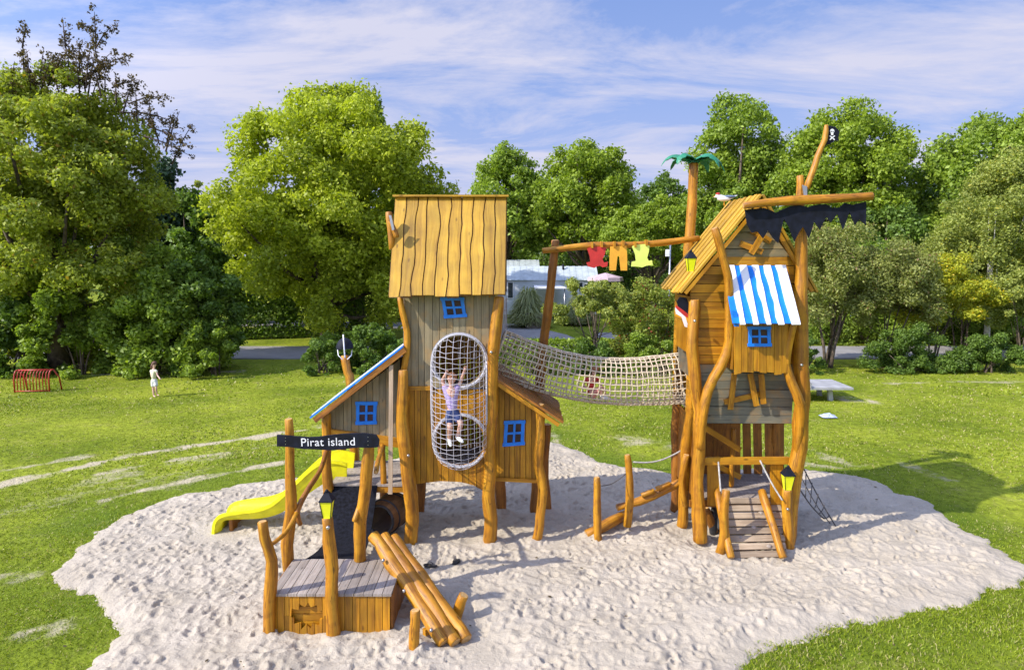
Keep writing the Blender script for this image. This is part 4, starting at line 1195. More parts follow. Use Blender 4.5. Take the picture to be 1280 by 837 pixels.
# yellow slide
sl = thing('slide', 'bright yellow plastic slide running down to the left from the hut deck', 'slide', (-4.0, 11.4, 0))
path = [(-2.80, .92, .30), (-2.98, .93, .34), (-3.15, .90, .34), (-3.45, .71, .28), (-3.75, .48, .24), (-4.0, .34, .20), (-4.25, .275, .18), (-4.5, .26, .16), (-4.75, .255, .13), (-4.90, .235, .11), (-4.97, .16, .09), (-5.0, .0, .08)]
W = 0.27; T = 0.03
sec = lambda h: [(-W - .05, h - .05), (-W - .045, h), (-W - .005, h + .004), (-W + .01, h * .5), (-W + .05, 0.03), (-W + .10, 0), (W - .10, 0), (W - .05, .03), (W - .01, h * .5), (W + .005, h + .004), (W + .045, h), (W + .05, h - .05), (W + .02, h - .05), (W + .015, h * .45 - .01), (W - .06, -T), (-W + .06, -T), (-W - .015, h * .45 - .01), (-W - .02, h - .05)]
def slide_mb():
    mb = MB(); fine = []
    for i in range(len(path) - 1):
        p0 = path[max(i - 1, 0)]; p1 = path[i]; p2 = path[i + 1]; p3 = path[min(i + 2, len(path) - 1)]
        for j in range(4):
            t = j / 4
            fine.append([0.5 * (2 * p1[k] + (p2[k] - p0[k]) * t + (2 * p0[k] - 5 * p1[k] + 4 * p2[k] - p3[k]) * t * t + (3 * p1[k] - p0[k] - 3 * p2[k] + p3[k]) * t ** 3) for k in range(3)])
    fine.append(list(path[-1]))
    m_ = 18; vs = []
    for i, (x, z, h) in enumerate(fine):
        a_ = fine[max(i - 1, 0)]; b_ = fine[min(i + 1, len(fine) - 1)]
        dx_, dz_ = b_[0] - a_[0], b_[1] - a_[1]; l_ = math.hypot(dx_, dz_)
        nx, nz_ = (dz_ / l_, -dx_ / l_)
        if nz_ < 0: nx, nz_ = -nx, -nz_
        if i == len(fine) - 1: nx, nz_ = -1, .05
        for (yy, hh) in sec(h):
            vs.append((x + nx * hh, 11.45 + yy - (-x - 2.6) * 0.03, max(z + nz_ * hh, 0.0 if i > 36 else -1)))
    fs = [(i * m_ + k, i * m_ + (k + 1) % m_, (i + 1) * m_ + (k + 1) % m_, (i + 1) * m_ + k) for i in range(len(fine) - 1) for k in range(m_)]
    mb.raw(vs, fs)
    return mb
o = slide_mb().build('trough', M['yellow'], sl)
o.data.polygons.foreach_set('use_smooth', [True] * len(o.data.polygons))
md = o.modifiers.new('edge', 'EDGE_SPLIT'); md.split_angle = rad(38)
mb = MB()
mb.box((-4.80, 11.4, .10), (.06, .42, .24)); mb.build('foot', M['logdark'], sl)

# ------------------------------------------------------------------ net cage
cg = thing('net_cage', 'white rope net cage bulging from two round holes of the left tower', 'net cage', P(575, 600, YF - .1))
c1 = P(574, 451, YF - .04); c2 = P(575, 551, YF - .04)
RC = 0.425
def ringmb(c, r, tube_r, Y, n=40):
    mb = MB(); mb.tube([V((c.x + r * math.cos(2 * math.pi * k / n), Y, c.z + r * math.sin(2 * math.pi * k / n))) for k in range(n)], tube_r, 8, closed=True); return mb
for c in (c1, c2):
    mb = MB()
    ou = [(c.x + (RC + .028) * math.cos(2 * math.pi * k / 40), c.z + (RC + .028) * math.sin(2 * math.pi * k / 40)) for k in range(40)]
    inn = [(c.x + (RC - .018) * math.cos(2 * math.pi * k / 40), c.z + (RC - .018) * math.sin(2 * math.pi * k / 40)) for k in range(40)]
    mb.plate(ou, (0, YF - .034, 0), (1, 0, 0), (0, 0, 1), .028, [inn])
    for k in range(16):
        an = 2 * math.pi * k / 16
        q = V((c.x + (RC + .006) * math.cos(an), YF - .04, c.z + (RC + .006) * math.sin(an)))
        mb.tube([q, q + V((0, -.012, 0))], .011, 6)
    mb.build('flange', M['pipe'], cg)
D0 = 0.56
zt, zb_ = c1.z, c2.z
xc = lambda z: c2.x + (c1.x - c2.x) * (z - zb_) / (zt - zb_)
def surf(a, z, k=1.0):
    """a: -1..1 across; z: height; bulge depth"""
    dz = max(0, z - zt, zb_ - z)
    hw = math.sqrt(max(RC * RC - dz * dz, 0))
    x = a * hw
    rho2 = (x * x + dz * dz) / (RC * RC)
    mid = 0.12 * math.sin(math.pi * min(max((z - zb_) / (zt - zb_), 0), 1))
    d = (D0 + mid * 0) * max(1 - rho2, 0) ** 0.42
    zz = z
    return V((xc(z) + x * 1.02, YF - .05 - d, zz))
mb = MB()
nv = 12
for i in range(nv):
    a_ = math.sin(math.pi * ((i + .5) / nv - .5)) * 0.985
    x_ = a_ * RC
    ext = math.sqrt(max(RC * RC - x_ * x_, 0)) * .999
    pts = []
    n_ = 40
    for j in range(n_ + 1):
        t = j / n_
        z = (zb_ - ext * math.cos(math.pi * .5 * min(t / .25, 1))) if t < .25 else (zt + ext * math.sin(math.pi * .5 * (t - .75) / .25) if t > .75 else zb_ + (zt - zb_) * (t - .25) / .5)
        dz = max(0, z - zt, zb_ - z); hw = math.sqrt(max(RC * RC - dz * dz, 1e-9))
        pts.append(surf(max(-1, min(1, x_ / hw)), z))
    mb.tube(pts, .0037, 5)
zs = []
z = zb_ - RC + .05
while z < zt + RC - .03: zs.append(z); z += .078
for z in zs:
    mb.tube([surf(math.sin(math.pi * (j / 24 - .5)), z + .012 * math.sin(z * 30 + j)) for j in range(25)], .0037, 5)
mb.build('net', M['net'], cg)
for s_ in (-1, 1):
    mb = MB(); mb.tube([V((xc(z) + s_ * (RC + .012), YF - .07 - .10 * math.sin(math.pi * (z - zb_) / (zt - zb_)), z)) for z in [zb_ + (zt - zb_) * k / 12 for k in range(13)]], .012, 8)
    mb.build('side_pipe', M['pipe'], cg)
for c in (c1, c2): ringmb(c, RC + .0, .012, YF - .065).build('ring', M['pipe'], cg)
# dark funnel behind each hole (inside of the tower) comes from the closed walls themselves

# ------------------------------------------------------------------ rope bridge
br = thing('rope_bridge', 'sagging beige rope net tunnel bridge between the two towers', 'rope bridge', P(740, 500, 11.55))
BL = (P(622, 441, 11.5), .40); BR = (P(858, 472, 11.55), .44)
def bc(t):
    p = BL[0].lerp(BR[0], t); p.z -= 0.26 * math.sin(math.pi * t) ** 1.0 * (1 - .1 * t); return p
def bpnt(t, ph):
    c = bc(t); r_ = BL[1] * (1 - t) + BR[1] * t
    t2 = (bc(min(t + .01, 1)) - bc(max(t - .01, 0))).normalized()
    u = V((-t2.z, 0, t2.x)).normalized()
    r_ *= 1 - .07 * math.sin(math.pi * t)
    return c + u * (math.cos(ph) * r_ * 1.0) + V((0, 1, 0)) * (math.sin(ph) * r_ * .85) + V((0, 0, 1)) * .012 * mnoise.noise(V((t * 14, ph * 2, 0)))
mb = MB()
NRg = 36; NL = 24
for i in range(NRg + 1):
    t = i / NRg
    mb.tube([bpnt(t + .003 * math.sin(k * 2.1 + i), 2 * math.pi * k / 26) for k in range(26)], .0105, 5, closed=True)
for k in range(NL):
    ph = 2 * math.pi * k / NL
    mb.tube([bpnt(j / 60, ph + .02 * math.sin(j * .7 + k)) for j in range(61)], .0105 if k % 12 else .018, 5)
mb.build('net', M['rope'], br)
for t in (0.0, 1.0):
    mb = MB(); mb.tube([bpnt(t, 2 * math.pi * k / 26) for k in range(26)], .024, 8, closed=True); mb.build('end_ring', M['rope'], br)

# ------------------------------------------------------------------ clothes line
cl = thing('clothes_line', 'leaning post and long crooked rail carrying three board clothes', 'clothes line', G(668, 640))
post(cl, [(694, 300, 11.9), (690, 340, 11.9), (683, 400, 11.92), (677, 460, 11.95), (672, 530, 12.0), (669, 640, 12.0)], [.07, .075, .08, .085, .09, .095], mats=DLOG)
post(cl, [(678, 313.5, 11.78), (700, 311, 11.78), (740, 307, 11.8), (790, 306, 11.85), (830, 303, 11.9), (874, 297.5, 11.95)], [.05, .055, .06, .055, .06, .05], 'rail')
def garment(name, label, outl, Y, mat, pegs):
    mb = MB(); mb.pplate(outl, Y, 0.022)
    t = thing(name, label, 'board clothes', P(outl[0][0], outl[0][1], Y), 'board clothes on the line')
    mb.build('board', M[mat], t)
    for (a, b) in pegs:
        m2 = MB(); q = P(a, b, Y); m2.box(q + V((0, .03, .01)), (.035, .13, .10)); m2.build('peg', M['plank'], t)
    return t
garment('toy_shirt', 'red upside-down board shirt hanging on the rail', [(734, 311), (737, 309), (752, 308), (758, 310), (756, 318), (753, 324), (755, 328), (760, 327), (759, 333), (753, 334), (750, 332), (746, 333), (743, 335), (735, 333), (733, 328), (738, 327), (737, 320)], 11.72, 'red', [(740, 307), (752, 306)])
garment('toy_trousers', 'orange board trousers in the middle of the rail', [(763, 308), (783, 307), (784, 320), (784, 338), (776, 338), (774, 320), (772, 320), (770, 338), (762, 338), (762, 322)], 11.72, 'orange', [(768, 306), (779, 305)])
garment('toy_shirt', 'lime-yellow upside-down board shirt hanging on the rail', [(790, 308), (794, 306), (806, 305), (812, 307), (811, 315), (809, 322), (811, 326), (815, 325), (816, 331), (808, 332), (803, 334), (795, 333), (789, 333), (790, 327), (795, 326), (794, 318)], 11.74, 'lime', [(794, 306), (808, 304)])

# ------------------------------------------------------------------ front platform
pf = thing('platform', 'low wooden ship-like platform with star cut-out and crooked posts', 'play platform', (-2.2, 8.4, 0))
PY0, PY1 = 7.95, 8.88
PZ = P(415, 741, PY0).z
px0, px1 = P(337, 760, PY0).x, P(490, 760, PY0).x
mb = MB(); nd = 13
for k in range(nd):
    a_ = px0 + (px1 - px0) * k / nd + .004; b_ = px0 + (px1 - px0) * (k + 1) / nd - .004
    mb.box(((a_ + b_) / 2, (PY0 + PY1) / 2, PZ - .016), (b_ - a_, PY1 - PY0 + .04, .032))
mb.build('deck', M['deck'], pf)
star = []
for k in range(11):
    an = 2 * math.pi * k / 11 + .2
    r_ = R.uniform(20, 23); r2 = R.uniform(12, 13.5)
    star.append((384 + r_ * math.cos(an), 769 + r_ * .80 * math.sin(an)))
    an += math.pi / 11
    star.append((384 + r2 * math.cos(an), 769 + r2 * .85 * math.sin(an)))
sh_c, sh_r = (384, 769), None
# front boards: upright boards with the jagged star hole cut by clipping each board against the star
def clip_outside(a, b, y0, y1):
    """split board a..b into pieces above/below the star outline"""
    xs_ = [a + (b - a) * i / 18 for i in range(19)]
    lo = []; hi = []
    for x in xs_:
        ys_ = []
        for i in range(len(star)):
            (x0, q0), (x1, q1) = star[i - 1], star[i]
            if (x0 - x) * (x1 - x) < 0: ys_.append(q0 + (q1 - q0) * (x - x0) / (x1 - x0))
        if len(ys_) >= 2: lo.append(min(ys_)); hi.append(max(ys_))
        else: lo.append(769); hi.append(769)
    return xs_, lo, hi
mb = MB(); x = 337.0
while x < 486:
    b = min(x + 9.4, 490)
    a_, b_ = x + .35, b - .35
    if b_ > 362 and a_ < 407:
        xs_, lo, hi = clip_outside(a_, b_, 743, 797)
        mb.pplate([(q, 744) for q in xs_] + list(zip(xs_[::-1], [h - .05 for h in lo[::-1]])), PY0, .03)
        mb.pplate(list(zip(xs_, [h + .05 for h in hi])) + [(q, 797.5) for q in xs_[::-1]], PY0, .03)
    else:
        mb.pplate([(a_, 744), (b_, 744), (b_, 797.5), (a_, 797.5)], PY0, .03)
    x = b
mb.build('front_wall', M['plank'], pf)
hplanks(lambda y: 361, lambda y: 409, 748, 794, PY0 + .06, 9).build('inner_board', M['plank'], pf)
zb0 = P(415, 797, PY0).z
for x0 in (px0 + .0, px1 + .002):
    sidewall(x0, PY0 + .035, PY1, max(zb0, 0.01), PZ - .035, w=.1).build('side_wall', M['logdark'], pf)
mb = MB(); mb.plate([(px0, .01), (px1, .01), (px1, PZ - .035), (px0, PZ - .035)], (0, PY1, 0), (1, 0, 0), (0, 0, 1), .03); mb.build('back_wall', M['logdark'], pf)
post(pf, [(328, 651, 7.93), (331, 672, 7.93), (339, 700, 7.93), (338, 740, 7.93), (336, 800, 7.93)], [.058, .065, .068, .072, .075])
post(pf, [(409, 646, 7.9), (412, 675, 7.9), (416, 710, 7.9), (414, 750, 7.9), (416, 807, 7.9)], [.066, .075, .078, .08, .085])
post(pf, [(361, 523, 8.82), (362, 560, 8.82), (363, 600, 8.82), (364, 640, 8.82), (360, 680, 8.86), (361, 712, 8.9)], [.052, .06, .065, .075, .08, .08])
post(pf, [(463, 544, 8.79), (460, 575, 8.78), (457, 610, 8.78), (451, 650, 8.82), (450, 700, 8.86)], [.065, .075, .08, .08, .085])
post(pf, [(338, 681, 7.98), (350, 672, 8.2), (360, 662, 8.5), (371, 640, 8.76)], [.022, .028, .03, .03], 'branch')
post(pf, [(376, 656, 8.8), (371, 640, 8.8), (386, 610, 9.2), (400, 588, 10.0), (409, 562, 10.66)], [.03, .038, .036, .036, .04], 'branch', mats=DLOG)
post(pf, [(443, 652, 8.7), (447, 640, 8.75), (453, 622, 8.9)], [.035, .036, .03], 'branch')
post(pf, [(470, 590, 8.8), (474, 570, 9.6), (478, 556, 10.8)], [.03, .032, .03], 'branch')
bolts(pf, [(410, 659, 7.82)])

# name board
sg = thing('name_board', 'black wavy name board with white hand lettering across the two rear platform posts', 'sign', P(410, 560, 8.68))
mb = MB()
mb.pplate([(346, 543.5), (356, 544), (370, 545.5), (385, 546.5), (398, 546), (412, 544), (426, 542.5), (440, 541.5), (455, 541.5), (470, 543.5), (474, 550), (473, 558.5), (462, 559.5), (448, 559), (430, 561), (412, 562.5), (395, 561.5), (378, 561), (362, 558.5), (346, 557.5)], 8.66, .035)
mb.build('board', M['black'], sg)
cu = bpy.data.curves.new('lettering', 'FONT'); cu.body = 'Pirat island'; cu.size = 0.19; cu.offset = 0.0; cu.extrude = 0.003; cu.space_character = 1.05
cu.align_x = 'CENTER'; cu.align_y = 'CENTER'
to = bpy.data.objects.new('lettering_tmp', cu); COL.objects.link(to)
bpy.context.view_layer.update()
me = bpy.data.meshes.new_from_object(to.evaluated_get(bpy.context.evaluated_depsgraph_get()))
bpy.data.objects.remove(to)
wd_ = max(v.co.x for v in me.vertices) - min(v.co.x for v in me.vertices)
tw_ = (P(443.5, 552, 8.655) - P(376.5, 552, 8.655)).length
rr = random.Random(4)
me.transform(Matrix.Scale(tw_ / wd_, 4))
me.transform(Matrix.Rotation(rad(90), 4, 'X')); me.transform(Matrix.Rotation(rad(-1.0), 4, 'Y'))
me.materials.clear(); me.materials.append(M['white'])
lo_ = bpy.data.objects.new('lettering', me); COL.objects.link(lo_); lo_.parent = sg
lo_.location = P(410, 552.5, 8.655) - V(sg['base'])
mb = MB()
for a_, b_ in ((357, 547), (357, 551), (357, 555), (460, 546), (460, 551), (460, 556)):
    q = P(a_, b_, 8.66); mb.tube([q, q + V((0, -.004, 0))], .005, 6)
mb.build('screw', M['steel'], sg)


def lantern(label, px, pt, pb, Y):
    """black-capped yellow lantern between rows pt and pb"""
    b = P(px, pb, Y); t = P(px, pt, Y); H = t.z - b.z
    t_ = thing('lantern', label, 'lantern', b, 'black-capped yellow lanterns')
    s = H
    mb = MB(); mb.tube([b, b + V((0, 0, .03 * s))], [.19 * s, .19 * s], 4, twist=math.pi / 4, smooth=False); mb.tube([b + V((0, 0, .031 * s)), b + V((0, 0, .60 * s))], [.175 * s, .29 * s], 4, twist=math.pi / 4, smooth=False)
    g_ = mb.build('glass', M['lamp'], t_)
    mb = MB()
    for k in range(4):
        an = math.pi / 4 + k * math.pi / 2
        e = V((math.cos(an), math.sin(an), 0))
        mb.tube([b + e * .178 * s, b + e * .293 * s + V((0, 0, .60 * s))], .014 * s, 5)
    mb.build('frame', M['black'], t_)
    mb = MB(); mb.tube([b + V((0, 0, .60 * s)), b + V((0, 0, .63 * s)), b + V((0, 0, .86 * s)), b + V((0, 0, .90 * s))], [.33 * s, .33 * s, .13 * s, .12 * s], 4, twist=math.pi / 4, smooth=False)
    mb.tube([b + V((0, 0, .90 * s)), b + V((0, 0, .94 * s)), b + V((0, 0, 1.0 * s))], [.05 * s, .07 * s, .02 * s], 8)
    mb.build('cap', M['black'], t_)
lantern('yellow lantern on the front middle platform post, lowest on the left', 409.5, 611, 646, 7.9)
lantern('yellow lantern on the lower right post beside the plank ramp', 984, 581, 611, 10.33)
lantern('yellow lantern fixed high on the right tower roof edge', 863, 312, 339, 10.38)

# black rubber mat ramp
mb = MB()
q = [P(413, 605, 10.84), P(472, 604, 10.84), P(450, 699, 8.9), P(380, 699, 8.9)]
rows = []
for i in range(13):
    t = i / 12; l_ = q[0].lerp(q[3], t); r_ = q[1].lerp(q[2], t)
    sag = -.26 * math.sin(math.pi * t) ** 1.0
    l_.x += .12 * math.sin(math.pi * t); l_ += V((0, 0, sag)); r_ += V((0, 0, sag))
    rows.append([l_.lerp(r_, k / 8) for k in range(9)])
for off_, rev in ((0, False), (-.02, True)):
    vs = [p + V((0, 0, off_)) for r_ in rows for p in r_]
    fs = [(i * 9 + k, i * 9 + k + 1, (i + 1) * 9 + k + 1, (i + 1) * 9 + k) for i in range(12) for k in range(8)]
    if not rev: fs = [f[::-1] for f in fs]
    mb.raw(vs, fs)
o = mb.build('rubber_mat', M['rubber'], loc=(q[0] + q[2]) / 2)
tag(o, 'black rubber mat hung as a ramp from hut deck to platform', 'mat')

# barrel under the deck
bl = thing('barrel', 'brown wooden tunnel barrel lying open-ended under the hut deck', 'barrel', G(478, 668))
bcn = P(486, 641, 11.0); ax = V((.30, .95, 0)).normalized()
def barrel_shell(mb, r0, r1, inv=False):
    n = 28; e1 = V((0, 0, 1)); e2 = ax.cross(e1).normalized(); vs = []
    for i in range(9):
        t = i / 8 - .5; r_ = r0 + (r1 - r0) * (1 - (2 * t) ** 2)
        for k in range(n):
            an = 2 * math.pi * k / n
            vs.append(bcn + ax * t * .62 + (e1 * math.cos(an) + e2 * math.sin(an)) * r_)
    fs = [(i * n + k, i * n + (k + 1) % n, (i + 1) * n + (k + 1) % n, (i + 1) * n + k) for i in range(8) for k in range(n)]
    b_ = len(mb.v); mb.v.extend(tuple(v) for v in vs)
    for f in fs:
        kk = f[0] % n
        if inv: f = f[::-1]
        mb.face([b_ + i for i in f], [(kk / n * 4 * (1), (i // n) * .08) for i in f], 0, True)
mb = MB(); barrel_shell(mb, .25, .29); barrel_shell(mb, .22, .26, True)
mb.build('stave', M['barrel'], bl)
for t in (-.305, -.16, .16, .305):
    r_ = .255 + .038 * (1 - (t / .31) ** 2)
    e1 = V((0, 0, 1)); e2 = ax.cross(e1)
    mb = MB(); mb.tube([bcn + ax * t + (e1 * math.cos(a_) + e2 * math.sin(a_)) * (r_ if abs(t) < .3 else .238) for a_ in [2 * math.pi * k / 28 for k in range(28)]], .016 if abs(t) < .3 else .022, 6, closed=True)
    mb.build('hoop', M['tyre'], bl)

# log ramp
lr = thing('log_ramp', 'three long logs leaning as a ramp on the front platform', 'log ramp', G(570, 803))
for (a_, b_, c_, d_, r_) in ((466, 669, 556, 803, .088), (479, 669, 570, 803, .082), (491, 671, 583, 799, .082)):
    y0 = 8.85 + (a_ - 465) * .003; 
    g0 = G(c_, d_, .06)
    post(lr, [(a_, a_ and b_, y0), ((a_ * 1 + c_) / 2, (b_ + d_) / 2 - 2, (y0 + g0.y) / 2), g0], [r_, r_ * 1.05, r_], 'log')
post(lr, [(519, 762, 7.62), (519, 790, 7.62), (518, 818, 7.62)], [.06, .065, .065], 'side_post')
post(lr, [(580, 743, 8.25), (574, 760, 8.25), (566, 785, 8.25)], [.065, .07, .07], 'side_post')
mb = MB(); mb.beam(P(484, 724, 8.6), P(494, 735, 8.45), .08, .12); mb.build('bearer', M['plank'], lr); mb = MB(); mb.beam(P(530, 790, 7.9), P(548, 780, 8.05), .06, .08); mb.build('bearer', M['plank'], lr)
bolts(lr, [(479, 700, 8.46), (505, 738, 8.2), (539, 787, 7.78)])

# flip-flops
for i, (a_, b_, rz, lab) in enumerate(((538, 707, 1.4, 'left black flip-flop lying on the sand by the log ramp'), (570, 703, -.4, 'right black flip-flop lying on the sand, nearer the tower'))):
    g_ = G(a_, b_, .05); t_ = thing('flip_flop', lab, 'flip-flop', g_, 'pair of flip-flops')
    out = [(.0 + .045 * math.cos(u) * (1.15 if math.sin(u) > 0 else .85), .11 * math.sin(u)) for u in [2 * math.pi * k / 20 for k in range(20)]]
    ex = V((math.cos(rz), math.sin(rz), 0)); ey = V((-math.sin(rz), math.cos(rz), 0))
    mb = MB(); mb.plate(out, g_ + V((0, 0, .02)), ex, ey, .018); mb.build('sole', M['tyre'], t_)
    mb = MB(); top_ = g_ + V((0, 0, .022)); toe = top_ + ey * .06
    for s_ in (-1, 1): mb.tube([toe, top_ + ey * .02 + ex * s_ * .03 + V((0, 0, .035)), top_ - ey * .035 + ex * s_ * .042], .006, 6)
    mb.build('strap', M['tyre'], t_)

# ------------------------------------------------------------------ right tower
Y2 = 10.75; Y2B = 12.1
t2 = thing('play_tower', 'right wooden play tower with gable roof, striped awning and plank ramp', 'play tower', (3.75, 11.4, 0))
aL = lambda y: max(864 + (y - 380) * .06 if y < 455 else 866 + (y - 455) * .15, 943 - (y - 262) * (83 / 100.)) if y < 372 else (864 + (y - 372) * .05 if y < 455 else 868 + (y - 455) * .13)
aR = lambda y: min(993, 943 + (y - 262) * (68 / 90.)) if y < 372 else (993 if y < 455 else 993 - (y - 455) * .05)
hplanks(aL, aR, 270, 321, Y2, 10.5, lean=.4).build('gable', M['grey'], t2)
hplanks(aL, aR, 321, 455, Y2, 11.2, lean=.4).build('upper_wall', M['plank'], t2)
hplanks(aL, aR, 455, 529, Y2, 10.6, lean=.5).build('lower_wall', M['slate'], t2)
X2L, X2R = P(869, 450, Y2).x, P(992, 450, Y2).x
ZE2 = P(860, 372, Y2).z
def sidewall_h(x0, ya, yb, z0, z1, w=.135, th=.03, door=None, skew=0.0):
    mb = MB(); n = round((z1 - z0) / w); h = (z1 - z0) / n
    for k in range(n):
        a_ = z0 + k * h + .004; b_ = a_ + h - .008
        ys_ = [(ya, yb)]
        if door and b_ > door[2] and a_ < door[3]: ys_ = [(ya, door[0]), (door[1], yb)]
        for u, v in ys_:
            if v - u > .03: mb.plate([(u, a_), (v, a_), (v, b_), (u, b_)], (x0, 0, 0), (0, 1, 0), (0, 0, 1), th, swap=True)
    return mb
sidewall_h(X2L, Y2 + .035, Y2B, 2.1, ZE2 - .0, door=(11.15, 11.95, 2.1, 3.1)).build('side_wall', M['plank'], t2)
sidewall_h(X2R + .03, Y2 + .035, Y2B, 2.1, ZE2 - .0).build('side_wall', M['plank'], t2)
mb = MB()
for k in range(19):
    zz = 2.1 + k * .13
    hwx = 1.0 if zz < ZE2 else max(0.06, 1 - (zz - ZE2) / (5.45 - ZE2))
    cxx = (X2L + X2R) / 2
    mb.plate([(cxx - (cxx - X2L) * hwx, zz), (cxx + (X2R - cxx) * hwx, zz), (cxx + (X2R - cxx) * hwx, zz + .124), (cxx - (cxx - X2L) * hwx, zz + .124)], (0, Y2B, 0), (1, 0, 0), (0, 0, 1), .03, swap=True)
mb.build('back_wall', M['plank'], t2)
mb = MB()
for k in range(10): mb.box(((X2L + X2R) / 2 + .02, Y2 + .10 + k * .125, 2.12), (X2R - X2L - .06, .118, .03))
mb.build('floor', M['deck'], t2)
# roof
ra = P(953, 244, 10.62); ea = P(852, 367, 10.62); eb = P(1021, 365, 10.62)
DY = 1.52
rb = ra + V((0, DY, 0)); ea2 = ea + V((0, DY, 0)); eb2 = eb + V((0, DY, 0))
nL = (ea - ra).cross(rb - ra).normalized(); nL = nL if nL.z > 0 else -nL
nR = (eb - ra).cross(rb - ra).normalized(); nR = nR if nR.z > 0 else -nR
mb = MB()
nbr = 12
for (e0, e2, nn, rtop) in ((ea, ea2, nL, ra), (eb, eb2, nR, ra)):
    for i in range(nbr):
        p = rtop.lerp(rtop + V((0, DY, 0)), (i + .5) / nbr); q_ = e0.lerp(e2, (i + .5) / nbr)
        q_ = q_ + (q_ - p).normalized() * R.uniform(-.05, .04)
        p = p + nn * .012 * (i % 2) ; q_ = q_ + nn * .012 * (i % 2)
        mb.strip([p, p.lerp(q_, .33), p.lerp(q_, .66), q_], (0, 1, 0), nn, [DY / nbr / 2 - .008 + .005 * R.random() for _ in range(4)], [DY / nbr / 2 - .008 + .005 * R.random() for _ in range(4)], .034)
mb.build('roof', M['roof'], t2)
for (e0, nn) in ((ea, nL), (eb, nR)):
    mb = MB(); d_ = (e0 - ra).normalized(); s = -1 if nn is nL else 1
    mb.beam(ra + V((0, .03, -.02)) - nn * .05 + d_ * .06, e0 + V((0, .03, 0)) - nn * .045 - d_ * .04, .04, .055); mb.build('barge_board', M['plank'], t2)
    mb = MB(); mb.beam(ra + V((0, DY - .03, -.02)) - nn * .05 + d_ * .06, e0 + V((0, DY - .03, 0)) - nn * .05 - d_ * .04, .05, .09)
    for f in (.25, .62, .93): 
        c_ = ra.lerp(e0, f) - nn * .055; mb.beam(c_ + V((0, .22, 0)), c_ + V((0, DY - .06, 0)), .09, .06)
    mb.build('batten', M['plank'], t2)
# posts
post(t2, [(868, 374, 10.74), (866, 420, 10.68), (868, 470, 10.66), (874, 530, 10.64), (872, 600, 10.62), (875, 676, 10.6)], [.085, .09, .095, .105, .10, .115])
post(t2, [(893, 285, 10.3), (900, 312, 10.34), (909, 345, 10.38), (912, 385, 10.42), (911, 425, 10.46), (900, 458, 10.48), (885, 488, 10.5), (878, 520, 10.5), (875, 560, 10.54)], [.055, .06, .065, .065, .07, .075, .075, .07, .07], 'crooked_post')
post(t2, [(868, 480, 10.8), (861, 530, 11.0), (855, 600, 11.2), (852, 658, 11.3)], [.08, .085, .085, .09])
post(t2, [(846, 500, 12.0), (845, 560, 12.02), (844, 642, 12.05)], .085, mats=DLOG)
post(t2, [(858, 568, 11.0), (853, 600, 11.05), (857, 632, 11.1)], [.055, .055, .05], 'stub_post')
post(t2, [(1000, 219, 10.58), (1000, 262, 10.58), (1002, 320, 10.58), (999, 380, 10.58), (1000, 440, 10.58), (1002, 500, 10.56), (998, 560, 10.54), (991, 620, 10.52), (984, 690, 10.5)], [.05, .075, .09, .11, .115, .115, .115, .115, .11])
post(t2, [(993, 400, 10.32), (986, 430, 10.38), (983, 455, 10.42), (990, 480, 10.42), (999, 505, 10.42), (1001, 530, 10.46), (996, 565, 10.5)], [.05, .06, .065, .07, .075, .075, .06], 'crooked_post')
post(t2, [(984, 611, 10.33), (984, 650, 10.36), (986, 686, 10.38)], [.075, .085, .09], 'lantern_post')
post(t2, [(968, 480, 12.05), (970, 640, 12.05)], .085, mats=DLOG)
bolts(t2, [(868.5, 401, 10.55), (984.5, 636, 10.24), (1002, 456, 10.46)])
# bay box under the awning
YBAY = 10.36
vplanks(918, 986, [(910, 402), (990, 402)], [(915, 467), (930, 464), (950, 466), (970, 468), (990, 466)], YBAY, 8.2, jag=2.2).build('bay_front', M['plank'], t2)
xb0, xb1 = P(918, 440, YBAY).x, P(986, 440, YBAY).x
zb1, zb2 = P(940, 462, YBAY).z, P(940, 400, YBAY).z
sidewall(xb0, YBAY + .035, Y2 - .004, zb1, zb2, w=.1).build('bay_side', M['plank'], t2)
sidewall(xb1, YBAY + .035, Y2 - .004, zb1, zb2, w=.1).build('bay_side', M['plank'], t2)
mb = MB(); mb.box(((xb0 + xb1) / 2, (YBAY + Y2) / 2 + .01, zb1 + .02), (xb1 - xb0 - .05, Y2 - YBAY - .06, .03)); mb.build('bay_floor', M['logdark'], t2)
window(t2, [(936, 408), (963, 408), (964, 433), (936, 433)], YBAY, 'inside', 3.8)
# awning
AT = [P(903, 333, 10.70), P(982, 333, 10.70)]; AB = [P(916, 407, 10.06), P(1001, 407, 10.06)]
na = (AT[1] - AT[0]).cross(AB[0] - AT[0]).normalized(); na = na if na.z > 0 else -na
nbA = 9
aw_o = None
mb = MB()
mb.strip([AT[0].lerp(AT[1], .5), AT[0].lerp(AT[1], .5).lerp(AB[0].lerp(AB[1], .5), .5), AB[0].lerp(AB[1], .5) - (AB[0] - AT[0]) * .03], (1, 0, 0), na, [(AT[1] - AT[0]).length / 2, ((AT[1] - AT[0]).length + (AB[1] - AB[0]).length) / 4, (AB[1] - AB[0]).length / 2], [(AT[1] - AT[0]).length / 2, ((AT[1] - AT[0]).length + (AB[1] - AB[0]).length) / 4, (AB[1] - AB[0]).length / 2], .02)
aw_o = mb.build('awning', M['blue'], t2)
mb = MB()
st = [(.06, .19), (.245, .39), (.445, .57), (.625, .76), (.815, 1.0)]
